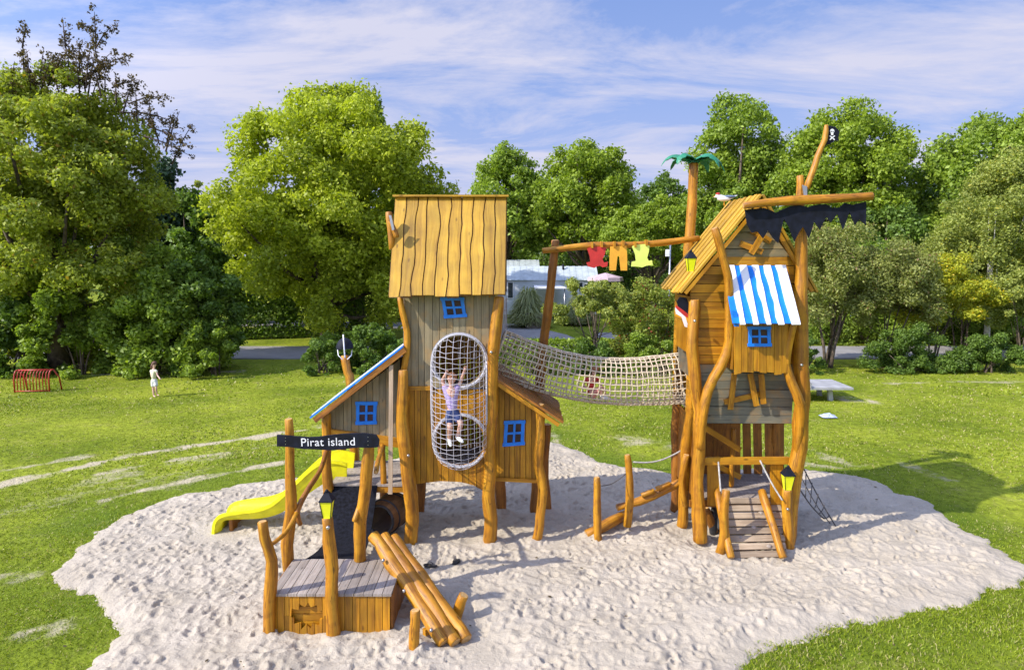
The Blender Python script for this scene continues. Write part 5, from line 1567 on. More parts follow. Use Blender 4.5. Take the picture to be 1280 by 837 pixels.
for (u0, u1) in st:
    pts = []; wl = []; sdd = R.random() * 90
    for s_ in range(9):
        t = s_ / 8; a_ = AT[0].lerp(AB[0], t * 1.0); b_ = AT[1].lerp(AB[1], t * 1.0)
        wv = .012 * mnoise.noise(V((s_ * .5, sdd, 0))) * 2
        uu0 = u0 + .03 * t; c_ = a_.lerp(b_, (uu0 + u1) / 2 + wv * .5) + na * .022; pts.append(c_)
        wl.append(max(.02, (b_ - a_).length * (u1 - uu0) / 2 - .012 - wv))
    mb.strip(pts, (1, 0, 0), na, wl, wl, .018)
o = mb.build('white_stripe', M['white'], t2); o.parent = aw_o; o.location = (0, 0, 0)
mb = MB(); mb.pplate([(915, 388), (921, 389), (924, 408), (918, 408)], 10.12, .02); o = mb.build('side_flap', M['blue'], t2); o.parent = aw_o; o.location = (0, 0, 0)
# loose boards
def boards(name, segs, Y, w, th=.024):
    for i, (x0, y0, x1, y1) in enumerate(segs):
        mb = MB(); a_ = P(x0, y0, Y - .003 * i); b_ = P(x1, y1, Y - .003 * i)
        d_ = (b_ - a_).normalized(); s = V((0, -1, 0)).cross(d_).normalized()
        yy = V((0, -.026 * i, 0)) if len(segs) > 2 else V((0, 0, 0))
        mb.strip([a_ + yy, a_.lerp(b_, .5) + yy, b_ + yy], s, (0, -1, 0), [w / 2, w / 2 * 1.06, w / 2], [w / 2, w / 2, w / 2], th)
        mb.build(name, M['log'], t2)
boards('nailed_board', [(939, 288, 963, 302), (924, 304, 952, 315), (937, 317, 951, 294)], Y2 - .004, .09)
boards('hanging_board', [(905, 502, 954, 491), (917, 466, 912, 511), (936, 466, 944, 506), (949, 466, 952, 503)], Y2 - .03, .085)
# lower floor, rails, fence
Z2D = P(935, 622, 10.8).z
mb = MB()
for k in range(11): mb.box((P(930, 600, 11).x + .02, 10.86 + k * .118, Z2D - .018), (X2R - X2L + .05, .107, .036))
mb.build('deck', M['deck'], t2)
mb = MB(); mb.beam(P(880, 576, 10.66), P(986, 575, 10.66), .05, .115); mb.build('front_rail', M['plank'], t2)
for (a_, b_, c_) in ((884, 900, 632), (963, 979, 630)):
    mb = MB(); mb.pplate([(a_, 571), (b_, 571), (b_ - .5, c_), (a_ + .5, c_)], 10.7, .03); mb.build('rail_board', M['plank'], t2)
mb = MB(); mb.beam((X2L, 10.82, Z2D - .1), (X2R, 10.82, Z2D - .1), .05, .11); mb.build('joist', M['logdark'], t2); mb = MB(); mb.beam((X2L, 12.05, Z2D - .1), (X2R, 12.05, Z2D - .1), .05, .11); mb.build('joist', M['logdark'], t2)
x = 880
mb = MB()
while x < 982:
    w_ = R.uniform(9, 12); sl_ = R.uniform(-2, 2)
    if x < 912: sl_ = 0
    mb.pplate([(x, 526), (x + w_, 525), (x + w_ + sl_, 592), (x + sl_, 592)], 12.0, .03)
    x += w_ + (R.uniform(2.5, 5) if x > 905 else .3)
mb.build('picket', M['logdark'], t2)
sidewall(P(872, 560, Y2).x, 10.95, 12.05, Z2D, 2.05, w=.13).build('lower_side_wall', M['logdark'], t2)
mb = MB(); mb.beam(P(880, 534, 11.0), P(925, 562, 11.2), .04, .09); mb.build('brace', M['plank'], t2); mb = MB(); mb.beam(P(883, 575, 11.0), P(925, 596, 11.5), .04, .09); mb.build('brace', M['plank'], t2)
post(t2, [(917, 535, 11.3), (915, 570, 11.3), (914, 608, 11.3)], .04, 'rail_post')
# ramp with treads and climbing stones
rp0 = P(903, 622, 10.8); rp1 = P(974, 622, 10.8); rq0 = G(916, 699, .02); rq1 = G(983, 697, .02)
rpo = None
mb = MB(); nt_ = 8
for k in range(nt_):
    t0_, t1_ = k / nt_ + .014, (k + 1) / nt_ - .014
    a_ = rp0.lerp(rq0, (t0_ + t1_) / 2); b_ = rp1.lerp(rq1, (t0_ + t1_) / 2)
    dn_ = (rq0 - rp0).normalized(); nn = (b_ - a_).cross(dn_).normalized(); nn = nn if nn.z > 0 else -nn
    hh = (rq0 - rp0).length * (t1_ - t0_) / 2
    mb.strip([a_, b_], dn_, nn, hh, hh, .035)
rpo = mb.build('ramp', M['tread'], t2)
mb = MB()
for (a_, b_) in ((913, 634), (951, 641), (942, 659), (925, 671), (961, 682)):
    t = (b_ - 622) / 76; y_ = rp0.y + (rq0.y - rp0.y) * t; q_ = P(a_, b_, y_)
    mb.ell(q_, (.05, .05, .032), 12, 6)
o = mb.build('climbing_hold', M['deck'], t2); o.parent = rpo; o.location = (0, 0, 0)
post(t2, [(952, 612, 10.72), (962, 645, 10.4), (979, 697, 9.98)], [.06, .065, .06], 'ramp_side_log')
post(t2, [(896, 610, 10.75), (902, 645, 10.4), (914, 697, 9.98)], [.055, .06, .055], 'ramp_side_log')
post(t2, [(908, 612, 10.15), (904, 640, 10.16), (905, 665, 10.18), (900, 692, 10.2)], [.058, .068, .07, .075], 'ramp_post')
def ropebit(parent, pts, r=.012, mat='ropegrey', sag=0.0, name='rope'):
    mb = MB(); q_ = [P(*p) if not isinstance(p, V) else p for p in pts]
    if len(q_) == 2:
        a_, b_ = q_; q_ = [a_.lerp(b_, k / 10) + V((0, 0, -sag * math.sin(math.pi * k / 10))) for k in range(11)]
    mb.tube(q_, r, 7); return mb.build(name, M[mat], parent)
ropebit(t2, [(898, 577, 10.6), (901, 614, 10.2)], .014, sag=.01)
ropebit(t2, [(950, 575, 10.6), (978, 625, 10.25)], .014, sag=.03)
# dark tyre and log under the deck
mb = MB(); cc = P(896, 648, 11.15)
mb.tube([cc + V((.17 * math.sin(u) * .6, .17 * math.sin(u) * .8, .26 * math.cos(u) - .02)) for u in [2 * math.pi * k / 28 for k in range(28)]], .07, 10, closed=True)
tag(mb.build('tyre', M['tyre'], loc=(cc.x, cc.y, 0)), 'black tyre standing under the right tower deck', 'tyre')
post(t2, [(882, 636, 10.95), (889, 650, 11.0), (893, 664, 11.05)], .07, 'under_log', mats=DLOG)
# painted side board and yellow-brown panel at the bridge end
mb = MB(); mb.pplate([(846, 398), (861, 405), (861, 442), (845, 431)], 10.9, .03); mb.build('bridge_panel', M['plank'], t2)
mb = MB(); mb.pplate([(848, 428), (861, 437), (861, 470), (849, 460)], 11.0, .03); mb.build('lower_bridge_panel', M['slate'], t2)
fb = thing('painted_board', 'small board painted black, red and white under the right tower eave', 'painted board', P(853, 412, 10.84), None)
mb = MB(); mb.pplate([(846, 377), (850, 371), (858, 372), (861, 380), (861, 394), (855, 390), (848, 384)], 10.84, .022); mb.build('black_piece', M['black'], fb)
mb = MB(); mb.pplate([(845, 381), (852, 386), (861, 393), (861, 398), (850, 391), (845, 385)], 10.83, .02); mb.build('red_piece', M['red'], fb)
mb = MB(); mb.pplate([(844, 384), (850, 390), (857, 396), (861, 410), (856, 408), (852, 396), (845, 392)], 10.82, .018); mb.build('white_piece', M['white'], fb)

# beam with black banner
bm = thing('banner_beam', 'thick log beam jutting out to the right over the gable', 'beam', P(1000, 262, 10.3))
post(bm, [(929, 257, 10.28), (960, 253, 10.28), (1000, 250, 10.3), (1045, 248, 10.3), (1091, 245, 10.3)], [.055, .06, .07, .068, .062], 'log')
ban = [(931, 262), (955, 260), (962, 262), (970, 266), (978, 262), (990, 257), (1000, 256), (1010, 259), (1020, 256), (1033, 255), (1040, 260), (1050, 259), (1056, 254), (1066, 256), (1074, 254), (1083, 252), (1082.5, 281), (1074, 274.5), (1069, 281), (1062, 265), (1054, 287), (1047, 267), (1039, 278), (1033, 271), (1025, 287), (1018, 277), (1011.5, 298), (1004, 283), (999, 290), (993, 302), (986, 283), (980, 273), (973, 304), (966, 297), (960, 288), (954, 298), (947, 289), (940, 291), (934, 280)]
mb = MB(); mb.pplate(ban, 10.33, .018)
o = mb.build('banner', M['black'], loc=P(1005, 280, 10.33)); tag(o, 'jagged black banner board hanging under the long log beam', 'banner')
# flag pole with skull flag
fp = thing('flag_pole', 'crooked top pole carrying a small black skull and crossbones flag', 'flag', P(1008, 245, 10.5))
post(fp, [(1033, 156, 10.5), (1031, 175, 10.5), (1022, 195, 10.5), (1016, 215, 10.5), (1008, 236, 10.5)], [.03, .042, .045, .048, .05], 'pole')
mb = MB(); mb.pplate([(1003, 231), (1009, 233), (1009, 246), (1005, 246)], 10.44, .02); mb.build('steel_shoe', M['steel'], fp)
mb = MB(); mb.pplate([(1034, 158), (1038, 157), (1045, 159), (1050, 165), (1048, 172), (1049, 176), (1043, 176), (1038, 180), (1033, 181)], 10.5, .016)
fl = mb.build('flag', M['black'], fp)
mb = MB(); cx_, cy_ = 1040.3, 164
mb.pplate([(cx_ + 2.7 * math.cos(u), cy_ + 2.9 * math.sin(u)) for u in [2 * math.pi * k / 14 for k in range(14)]], 10.494, .004)
mb.pplate([(cx_ - 1.5, cy_ + 2.2), (cx_ + 1.5, cy_ + 2.2), (cx_ + 1.3, cy_ + 5), (cx_ - 1.3, cy_ + 5)], 10.492, .003)
for s_ in (-1, 1):
    mb.pplate([(cx_ - 3.6 * s_, 170.2), (cx_ - 2.6 * s_, 169.2), (cx_ + 3.6 * s_, 174.2), (cx_ + 2.6 * s_, 175.4)], 10.49 + s_ * .0015, .002)
o = mb.build('skull_and_crossbones', M['white'], fp); o.parent = fl; o.location = (0, 0, 0)
mb = MB()
for s_ in (-1, 1): mb.pplate([(cx_ + s_ * 1.1 + .6 * math.cos(u), cy_ + .3 + .8 * math.sin(u)) for u in [2 * math.pi * k / 8 for k in range(8)]], 10.4885, .002)
o = mb.build('eye_socket', M['black'], fp); o.parent = fl; o.location = (0, 0, 0)

# palm
pm = thing('palm', 'log palm with drooping green board leaves behind the right tower roof', 'palm figure', G(868, 640))
post(pm, [(867, 204, 12.25), (866, 240, 12.25), (864, 280, 12.25), (862, 310, 12.25), (862, 400, 12.25), (862, 640, 12.25)], [.085, .08, .09, .10, .10, .10], 'trunk')
tc_ = P(867, 203, 12.25)
def palm_leaf(az, Lf, wf, droop):
    mb = MB(); e = V((math.cos(az), math.sin(az), 0)); s = V((-math.sin(az), math.cos(az), 0)); n = 9
    vs = []
    for i in range(n + 1):
        t = i / n
        c_ = tc_ + e * (Lf * math.sin(t * 1.25) / math.sin(1.25)) + V((0, 0, .03 + .13 * math.sin(t * math.pi * .9) - droop * t ** 2))
        wdt = wf * (math.sin(math.pi * min(1, t * .85 + .15)) ** .6) * (1 - .55 * t) * (1 if i % 2 == 0 else .72)
        if i == n: wdt = .006
        for o_, dz in ((-wdt, -.5 * wdt), (0, 0), (wdt, -.5 * wdt)): vs.append(c_ + s * o_ + V((0, 0, dz)))
    m_ = len(vs); up_ = [v + V((0, 0, .012)) for v in vs]
    f = [(i * 3 + k, i * 3 + k + 1, i * 3 + k + 4, i * 3 + k + 3) for i in range(n) for k in range(2)]
    mb.raw(vs + up_, [q_[::-1] for q_ in f] + [tuple(j + m_ for j in q_) for q_ in f] + [(i * 3, i * 3 + 3, i * 3 + 3 + m_, i * 3 + m_) for i in range(n)] + [(i * 3 + 5, i * 3 + 2, i * 3 + 2 + m_, i * 3 + 5 + m_) for i in range(n)], smooth=False)
    mb.build('palm_leaf', M['palm'], pm)
for az_, Lf, wf, dr in ((math.pi - .05, .56, .17, .13), (math.pi + .75, .50, .17, .15), (-.8, .50, .18, .20), (-.12, .54, .18, .26), (.75, .48, .17, .2), (2.3, .48, .17, .16)): palm_leaf(az_, Lf, wf, dr)

# seagull figure
sgl = thing('seagull', 'small painted wooden seagull with a red cap perched on the right tower ridge', 'bird figure', P(905, 252, 11.9))
bc_ = P(905, 248.5, 11.9)
prof = [(-.15, .05), (-.12, .085), (-.08, .075), (-.03, .06), (.06, .045), (.16, .055), (.23, .065), (.16, .015), (.05, -.035), (-.05, -.04), (-.10, .0), (-.13, .02), (-.17, .025)]
mb = MB(); 
for i in range(1):
    mb.plate(prof, bc_ + V((0, -.02, 0)), (1, 0, 0), (0, 0, 1), .05)
mb.ell(bc_ + V((0, .0, .0)), (.12, .06, .045), 12, 8); mb.build('body', M['white'], sgl)
mb = MB(); mb.ell(bc_ + V((.09, 0, .035)), (.12, .065, .026), 12, 6); mb.build('wing', plain('blue_grey_paint', (.13, .18, .30), .5), sgl)
mb = MB(); mb.ell(bc_ + V((-.105, 0, .085)), (.04, .035, .02), 10, 6); mb.build('cap', M['red'], sgl)
mb = MB(); mb.tube([bc_ + V((-.14, 0, .045)), bc_ + V((-.185, 0, .035))], [.014, .003], 6); mb.build('beak', M['orange'], sgl)
mb = MB(); mb.tube([bc_ + V((0, 0, -.03)), bc_ + V((.01, 0, -.12))], .012, 6); mb.build('leg', M['orange'], sgl)

# ------------------------------------------------------------------ climbing posts and balance logs
bt = thing('balance_trail', 'two posts and stepped balance logs leading up to the right tower', 'balance logs', G(765, 660))
post(bt, [(746, 596, 10.72), (747, 635, 10.72), (748, 677, 10.72)], [.05, .065, .07])
post(bt, [(784, 568, 11.1), (786, 590, 11.1), (787, 625, 11.1), (784, 658, 11.1)], [.05, .055, .07, .07])
g0 = G(733, 668, .07); g1 = P(800, 628, 11.75)
post(bt, [g0, (765, 651, 11.15), G(786, 640, .12)], [.085, .085, .08], 'log')
post(bt, [(771, 634, 11.4), (800, 626, 11.5), (830, 613, 11.5), (850, 602, 11.45)], [.06, .075, .07, .065], 'log')
post(bt, [(802, 619, 11.44), (818, 613, 11.44)], [.045, .045], 'step_block', bevel=.006)
post(bt, [(820, 611, 11.40), (838, 604, 11.40)], [.045, .045], 'step_block', bevel=.006)
ropebit(bt, [(752, 607, 10.72), (782, 592, 11.1)], .008, 'ropedark', .05)
ropebit(bt, [(791, 577, 11.1), (853, 562, 11.3)], .014, 'ropegrey', .09)

# climbing net to the right
cn_ = thing('climbing_net', 'thin dark rope climbing net tied from the right tower down to the sand', 'climbing net', G(1047, 661))
A0, A1 = P(1000, 576, 11.75), P(1001, 613, 11.0)
B0, B1 = G(1047, 661, 0.02), P(1030, 648, 11.3)
for a_, b_ in ((A0, B0), (A1, B1)): ropebit(cn_, [a_, b_], .011, 'ropedark', .04)
mid = [(A0.lerp(A1, .5)).lerp(B1, 1.0)]
ropebit(cn_, [A0.lerp(A1, .5), B0.lerp(B1, .55)], .009, 'ropedark', .06)
for t in (.2, .4, .6, .8, .97): ropebit(cn_, [A0.lerp(B0, t * .82), A1.lerp(B1, t)], .009, 'ropedark', .03)
mb = MB(); mb.tube([B0 + V((0, 0, -.05)), B0 + V((0, 0, .03))], .02, 8); mb.build('stake', M['steel'], cn_)

# ------------------------------------------------------------------ things on the lawn
gl = thing('football_goal', 'small red metal goal with curved back bars on the left lawn', 'goal', G(43, 489))
ga, gb_ = G(18.5, 490), G(62, 489)
gh = .74
fwd = V((0.45, 1.0, 0)).normalized(); side_ = (gb_ - ga).normalized()
mb = MB(); 
for p_ in (ga, gb_):
    q_ = p_ + fwd * .30
    mb.tube([p_ + V((0, 0, -.03)), p_ + V((0, 0, gh * .55)), p_ + fwd * .03 + V((0, 0, gh * .82)), p_ + fwd * .07 + V((0, 0, gh * .95)), p_ + fwd * .13 + V((0, 0, gh)), p_ + fwd * .18 + V((0, 0, gh))], .026, 8)
    mb.tube([p_ + fwd * .18 + V((0, 0, gh)), p_ + fwd * .36 + V((0, 0, gh * .6)), p_ + fwd * .42 + V((0, 0, -.02))], .026, 8)
mb.tube([ga + fwd * .16 + V((0, 0, gh)), gb_ + fwd * .16 + V((0, 0, gh))], .026, 8)
mb.tube([ga + V((0, 0, .03)), gb_ + V((0, 0, .03))], .02, 8)
mb.build('frame', M['redmetal'], gl)
for k in range(1, 11):
    p_ = ga.lerp(gb_, k / 11); mb = MB()
    mb.tube([p_ + V((0, 0, .03)), p_ + V((0, 0, gh * .55)), p_ + fwd * .03 + V((0, 0, gh * .82)), p_ + fwd * .07 + V((0, 0, gh * .95)), p_ + fwd * .15 + V((0, 0, gh))], .016, 6)
    mb.build('back_bar', M['redmetal'], gl)

tb = thing('table_tennis_table', 'pale concrete outdoor table-tennis table beside the right tower', 'table', G(1015, 497))
zt_ = .47; YT = G(1067, 484.5, zt_).y; xr_ = G(1067, 484.5, zt_).x
mb = MB(); mb.box((xr_ - 1.37, YT + .76, zt_ - .035), (2.74, 1.52, .07)); mb.build('top', M['concrete'], tb)
for dx_ in (-.55, -2.2):
    for dy_ in (.35, 1.15):
        mb = MB(); mb.beam((xr_ + dx_, YT + dy_, -.05), (xr_ + dx_ - .06, YT + dy_, zt_ - .07), .14, .12); mb.build('leg', M['concrete'], tb)
mb = MB(); mb.box((xr_ - 1.37, YT + .76, zt_ + .076), (.012, 1.6, .15)); mb.build('net_plate', M['steel'], tb)

g_ = G(1035, 521); mb = MB(); vs = []; n = 12
for j in range(n + 1):
    for i in range(n + 1):
        x = (i / n - .5) * .42; y = (j / n - .5) * .34
        vs.append((g_.x + x, g_.y + y, .02 + .09 * max(0, math.cos(x * 6) * math.cos(y * 8)) * (1 + .5 * mnoise.noise(V((x * 12, y * 12, 0)))) * (0 if i in (0, n) or j in (0, n) else 1)))
mb.raw(vs, [(j * (n + 1) + i, j * (n + 1) + i + 1, (j + 1) * (n + 1) + i + 1, (j + 1) * (n + 1) + i) for j in range(n) for i in range(n)])
tag(mb.build('towel', M['towel'], loc=g_), 'crumpled blue and white towel lying on the right lawn', 'towel')

# small pole with a white box behind the clothes
pb = thing('lamp_pole', 'thin grey pole with a small white box between shrubs behind the clothes line', 'pole', P(838, 450, 30.2))
pb.location.z = 0; pb['base'] = [pb.location.x, 30.2, 0]
a_ = P(838, 306, 30.2)
mb = MB(); mb.tube([V((a_.x, 30.2, -.05)), a_], .035, 8); mb.build('pole', M['steel'], pb)
mb = MB(); mb.box((a_.x - .13, 30.15, a_.z - .35), (.16, .1, .30)); mb.build('box', M['white'], pb)

# ------------------------------------------------------------------ caravans
def caravan(label, pxl, pxr, ridge, eave, Y, depth=3.0, h=None, roofmat='tin', wins=()):
    x0, x1 = P(pxl, 400, Y).x, P(pxr, 400, Y).x
    ze = P(640, eave, Y).z; zr_ = P(640, ridge, Y + depth / 2).z
    t = thing('caravan', label, 'caravan', ((x0 + x1) / 2, Y + depth / 2, 0), 'mobile homes beyond the trees')
    mb = MB(); mb.box(((x0 + x1) / 2, Y + depth / 2, ze / 2 + .15), (x1 - x0, depth, ze - .3)); 
    for x in (x0, x1): mb.plate([(Y, ze), (Y + depth, ze), (Y + depth / 2, zr_)], (x - (.02 if x == x1 else -.05), 0, 0), (0, 1, 0), (0, 0, 1), .03)
    mb.build('wall', M['caravan'], t)
    mb = MB()
    nr_ = int((x1 - x0) / .22)
    for i in range(nr_):
        xa = x0 - .15 + (x1 - x0 + .3) * (i + .5) / nr_; wv = (x1 - x0 + .3) / nr_ / 2
        for (ye, yr) in ((Y - .15, Y + depth / 2), (Y + depth + .15, Y + depth / 2)):
            nrm = V((0, (ye - yr) * .0 + (1 if ye > yr else -1) * (zr_ - ze), abs(ye - yr))).normalized()
            mb.strip([V((xa, ye, ze - .02)), V((xa, yr, zr_))], (1, 0, 0), nrm, wv, wv * (.99), .02 + .02 * (i % 2))
    mb.build('roof', M[roofmat], t)
    for (a_, b_, c_, d_) in wins:
        p_ = P(a_, c_, Y); q_ = P(b_, d_, Y)
        mb = MB(); mb.box(((p_.x + q_.x) / 2, Y - .012, (p_.z + q_.z) / 2), (abs(q_.x - p_.x) + .12, .05, abs(p_.z - q_.z) + .12)); fr = mb.build('window', M['white'], t)
        mb = MB(); mb.box(((p_.x + q_.x) / 2, Y - .04, (p_.z + q_.z) / 2), (abs(q_.x - p_.x), .02, abs(p_.z - q_.z))); o = mb.build('pane', M['glass'], t); o.parent = fr; o.location = (0, 0, 0)
    return t
cv = caravan('long pale mobile home with ribbed grey roof seen between the towers', 622, 745, 333, 350, 50.5, wins=((635, 641, 353, 372), (712, 717, 354, 364), (724, 728, 353, 364), (730.5, 734, 355, 368), (737, 740, 353, 364)))
mb = MB(); q_ = P(704, 336, 51.6); mb.tube([q_ + V((0, 0, -.3)), q_ + V((0, 0, .35))], .08, 8); mb.build('chimney', M['black'], cv)
caravan('dark-red roofed cabin just behind the long mobile home', 630, 672, 325, 333, 58, wins=())
caravan('pale caravan showing through the shrubs right of the right tower', 1050, 1110, 330, 345, 42, 2.6, wins=((1062, 1070, 350, 368), (1085, 1093, 350, 368)))
caravan('white mobile home behind the yellow shrub', 1125, 1215, 305, 330, 44, 3.0, wins=((1140, 1150, 340, 360), (1170, 1180, 340, 360), (1195, 1203, 340, 362)))
# awning tent in front of the long mobile home
an_ = thing('awning_tent', 'white flat awning on thin posts in front of the long mobile home', 'awning', P(690, 400, 47.5))
an_.location.z = 0; an_['base'] = [an_.location.x, 47.5, 0]
p0_, p1_ = P(668, 356, 48), P(706, 358, 48)
mb = MB(); mb.plate([(p0_.x, 46.6), (p1_.x, 46.6), (p1_.x - .2, 50.2), (p0_.x, 50.2)], (0, 0, p1_.z), (1, 0, 0), (0, 1, 0), .08); mb.build('roof_sheet', M['white'], an_)
for x, y in ((p0_.x + .1, 46.8), (p1_.x - .1, 46.8)):
    mb = MB(); mb.tube([(x, y, -.05), (x, y, p1_.z - .08)], .04, 6); mb.build('pole', M['steel'], an_)
# parasol
ps = thing('parasol', 'faded pink parasol at the right end of the long mobile home', 'parasol', (P(757, 400, 47).x, 47, 0))
pc = P(757, 341, 47); mb = MB(); mb.tube([pc + V((0, 0, -.55)), pc + V((0, 0, -.3)), pc], [1.25, 1.2, .05], 8, smooth=False); mb.build('canopy', plain('faded_pink_cloth', (.55, .42, .48), .8), ps)
mb = MB(); mb.tube([(pc.x, 47, -.02), (pc.x, 47, pc.z)], .03, 6); mb.build('pole', M['steel'], ps)
# weathered little fences
def fence(label, pa, pb_, h, Y, n):
    a_ = V((P(pa, 400, Y).x, Y, 0)); b_ = V((P(pb_, 400, Y).x, Y, 0)); t = thing('fence', label, 'fence', (a_ + b_) / 2, 'weathered board fences')
    mb = MB()
    for k in range(n):
        q_ = a_.lerp(b_, (k + .5) / n); mb.box(q_ + V((0, 0, h / 2)), ((b_ - a_).length / n - .015, .03, h + R.uniform(-.04, .04)))
    mb.build('board', M['deck'], t)
    mb = MB(); mb.beam(a_ + V((0, .04, h * .7)), b_ + V((0, .04, h * .7)), .04, .08); mb.build('rail', M['deck'], t)
fence('low grey board fence beside the pampas grass', 657, 686, 1.0, 43.6, 14)
fence('taller grey board fence at the left tower edge', 620, 634, 2.3, 38, 8)

# ------------------------------------------------------------------ people
def skin_mesh(verts, edges, radii, levels=2):
    me = bpy.data.meshes.new('sk'); me.from_pydata([tuple(v) for v in verts], edges, [])
    o = bpy.data.objects.new('sk', me); COL.objects.link(o)
    o.modifiers.new('s', 'SKIN')
    if not me.skin_vertices: raise RuntimeError('no skin layer')
    for i, r_ in enumerate(radii):
        rr2 = r_ if hasattr(r_, '__len__') else (r_, r_)
        me.skin_vertices[0].data[i].radius = rr2; me.skin_vertices[0].data[i].use_root = (i == 0)
    sb = o.modifiers.new('ss', 'SUBSURF'); sb.levels = levels; sb.render_levels = levels
    bpy.context.view_layer.update()
    ev = o.evaluated_get(bpy.context.evaluated_depsgraph_get()); m2 = ev.to_mesh()
    vs = [v.co.copy() for v in m2.vertices]; fs = [tuple(p_.vertices) for p_ in m2.polygons]
    ev.to_mesh_clear(); bpy.data.objects.remove(o)
    return vs, fs


def person(label, joints, H, face, skin, shirt, shorts, hair, shoes, longhair=False, sleeves=True, skirt=False, group=None, scale_w=1.0):
    """joints: dict of world points; H standing height; face: unit vector the face points to"""
    J = {k: V(v) for k, v in joints.items()}
    h = H; hd = h / 6.6
    t = thing('person', label, 'person', V((J['pelvis'].x, J['pelvis'].y, min(J['aL'].z, J['aR'].z) - .03)), group)
    face = V(face).normalized()
    up = (J['head'] - J['neck']).normalized()
    names = ['pelvis', 'waist', 'chest', 'neck', 'jaw', 'head', 'top', 'sL', 'eL', 'wL', 'pL', 'sR', 'eR', 'wR', 'pR', 'hL', 'kL', 'cL', 'aL', 'tL', 'hR', 'kR', 'cR', 'aR', 'tR']
    J['waist'] = J['pelvis'].lerp(J['chest'], .5)
    J['jaw'] = J['neck'].lerp(J['head'], .55) + face * .012
    J['top'] = J['head'] + up * hd * .36
    for s in 'LR':
        J['p' + s] = J['w' + s] + (J['w' + s] - J['e' + s]).normalized() * h * .035
        J['c' + s] = J['k' + s].lerp(J['a' + s], .35)
    rd = dict(pelvis=(.075, .06), waist=(.066, .052), chest=(.078, .055), neck=.03, jaw=.046, head=.072, top=.045, s=.032, e=.024, w=.018, p=.021, h=.052, k=.037, c=.034, a=.023, t=.022)
    f = h / 1.2
    def r_of(n): 
        v = rd.get(n, rd.get(n[0])); v = v if hasattr(v, '__len__') else (v, v); return tuple(x * f * scale_w for x in v)
    E = [('pelvis', 'waist'), ('waist', 'chest'), ('chest', 'neck'), ('neck', 'jaw'), ('jaw', 'head'), ('head', 'top')]
    for s in 'LR': E += [('chest', 's' + s), ('s' + s, 'e' + s), ('e' + s, 'w' + s), ('w' + s, 'p' + s), ('pelvis', 'h' + s), ('h' + s, 'k' + s), ('k' + s, 'c' + s), ('c' + s, 'a' + s), ('a' + s, 't' + s)]
    ix = {n: i for i, n in enumerate(names)}
    vs, fs = skin_mesh([J[n] for n in names], [(ix[a_], ix[b_]) for a_, b_ in E], [r_of(n) for n in names])
    mb = MB(); mb.raw(vs, fs)
    # fingers and thumb
    for s in 'LR':
        d_ = (J['p' + s] - J['w' + s]).normalized(); sd_ = d_.cross(face)
        sd_ = sd_.normalized() if sd_.length > .1 else V((1, 0, 0)); cu_ = sd_.cross(d_).normalized()
        b_ = J['p' + s] + d_ * .008 * f
        for k, ln in enumerate((.030, .036, .034, .027)):
            o_ = b_ + sd_ * (k - 1.5) * .0105 * f
            mb.tube([o_ - d_ * .008 * f, o_ + d_ * ln * .45 * f, o_ + d_ * ln * .8 * f + cu_ * .010 * f, o_ + d_ * ln * .9 * f + cu_ * .020 * f], [.0062 * f, .006 * f, .0055 * f, .0035 * f], 7)
        th_ = J['w' + s].lerp(J['p' + s], .45)
        mb.tube([th_, th_ - sd_ * .020 * f + d_ * .010 * f, th_ - sd_ * .026 * f + d_ * .026 * f], [.0078 * f, .007 * f, .004 * f], 7)
    # nose, ears
    hc = J['head']; rt = up.cross(face).normalized()
    hr = .072 * f
    mb.ell(hc + face * hr * 1.0 - up * hr * .12, (.010 * f, .010 * f, .014 * f), 8, 6)
    for s in (-1, 1): mb.ell(hc + rt * s * hr * .98 - up * hr * .1, (.009 * f, .014 * f, .018 * f), 8, 6)
    mb.build('body', M[skin], t)
    mb = MB()
    for s in (-1, 1): mb.ell(hc + face * hr * .93 + rt * s * hr * .36 + up * hr * .08, (.008 * f,) * 3, 8, 6)
    mb.build('eye', M['black'], t)
    mb = MB(); mb.ell(hc + face * hr * .88 - up * hr * .48, (.016 * f, .008 * f, .004 * f), 8, 5); mb.build('mouth', M['redcloth'], t)
    # hair: a cap over the back and top of the head, longer strands where needed
    mb = MB()
    mb.ell(hc - face * .014 * f + up * .020 * f, (.083 * f, .083 * f, .078 * f), 16, 10, M=Matrix((rt, face, up)).transposed())
    if longhair:
        pts = [hc + up * .02 - face * .04 * f, hc - up * .05 * f - face * .062 * f, hc - up * .14 * f - face * .07 * f, hc - up * .24 * f - face * .065 * f]
        mb.tube(pts, [.07 * f, .082 * f, .075 * f, .035 * f], 12, flat=.8, wob=.2)
    mb.build('hair', M[hair], t)
    # shirt
    ext = .013 * f
    nm = ['chest', 'waist', 'pelvis', 'sL', 'uL', 'sR', 'uR', 'nb']
    K = dict(J); K['uL'] = J['sL'].lerp(J['eL'], .5); K['uR'] = J['sR'].lerp(J['eR'], .5); K['nb'] = J['chest'].lerp(J['neck'], .62); K['pelvis'] = J['pelvis'] + (J['chest'] - J['pelvis']) * (.02)
    fw = f * scale_w
    rad_s = [tuple(x * fw + ext for x in rd['chest']), tuple(x * fw + ext * 1.3 for x in rd['waist']), tuple(x * fw + ext for x in rd['pelvis']), .034 * fw + ext, .030 * fw + ext, .034 * fw + ext, .030 * fw + ext, .038 * fw]
    ed = [(0, 1), (1, 2), (0, 3), (3, 4), (0, 5), (5, 6), (0, 7)]
    vs, fs = skin_mesh([K[n] for n in nm], ed, rad_s)
    mb = MB(); mb.raw(vs, fs); mb.build('shirt', M[shirt], t)
    nm = ['pelvis', 'hL', 'mL', 'hR', 'mR', 'pu']; K['pelvis'] = J['pelvis']; K['mL'] = J['hL'].lerp(J['kL'], .8); K['mR'] = J['hR'].lerp(J['kR'], .8)
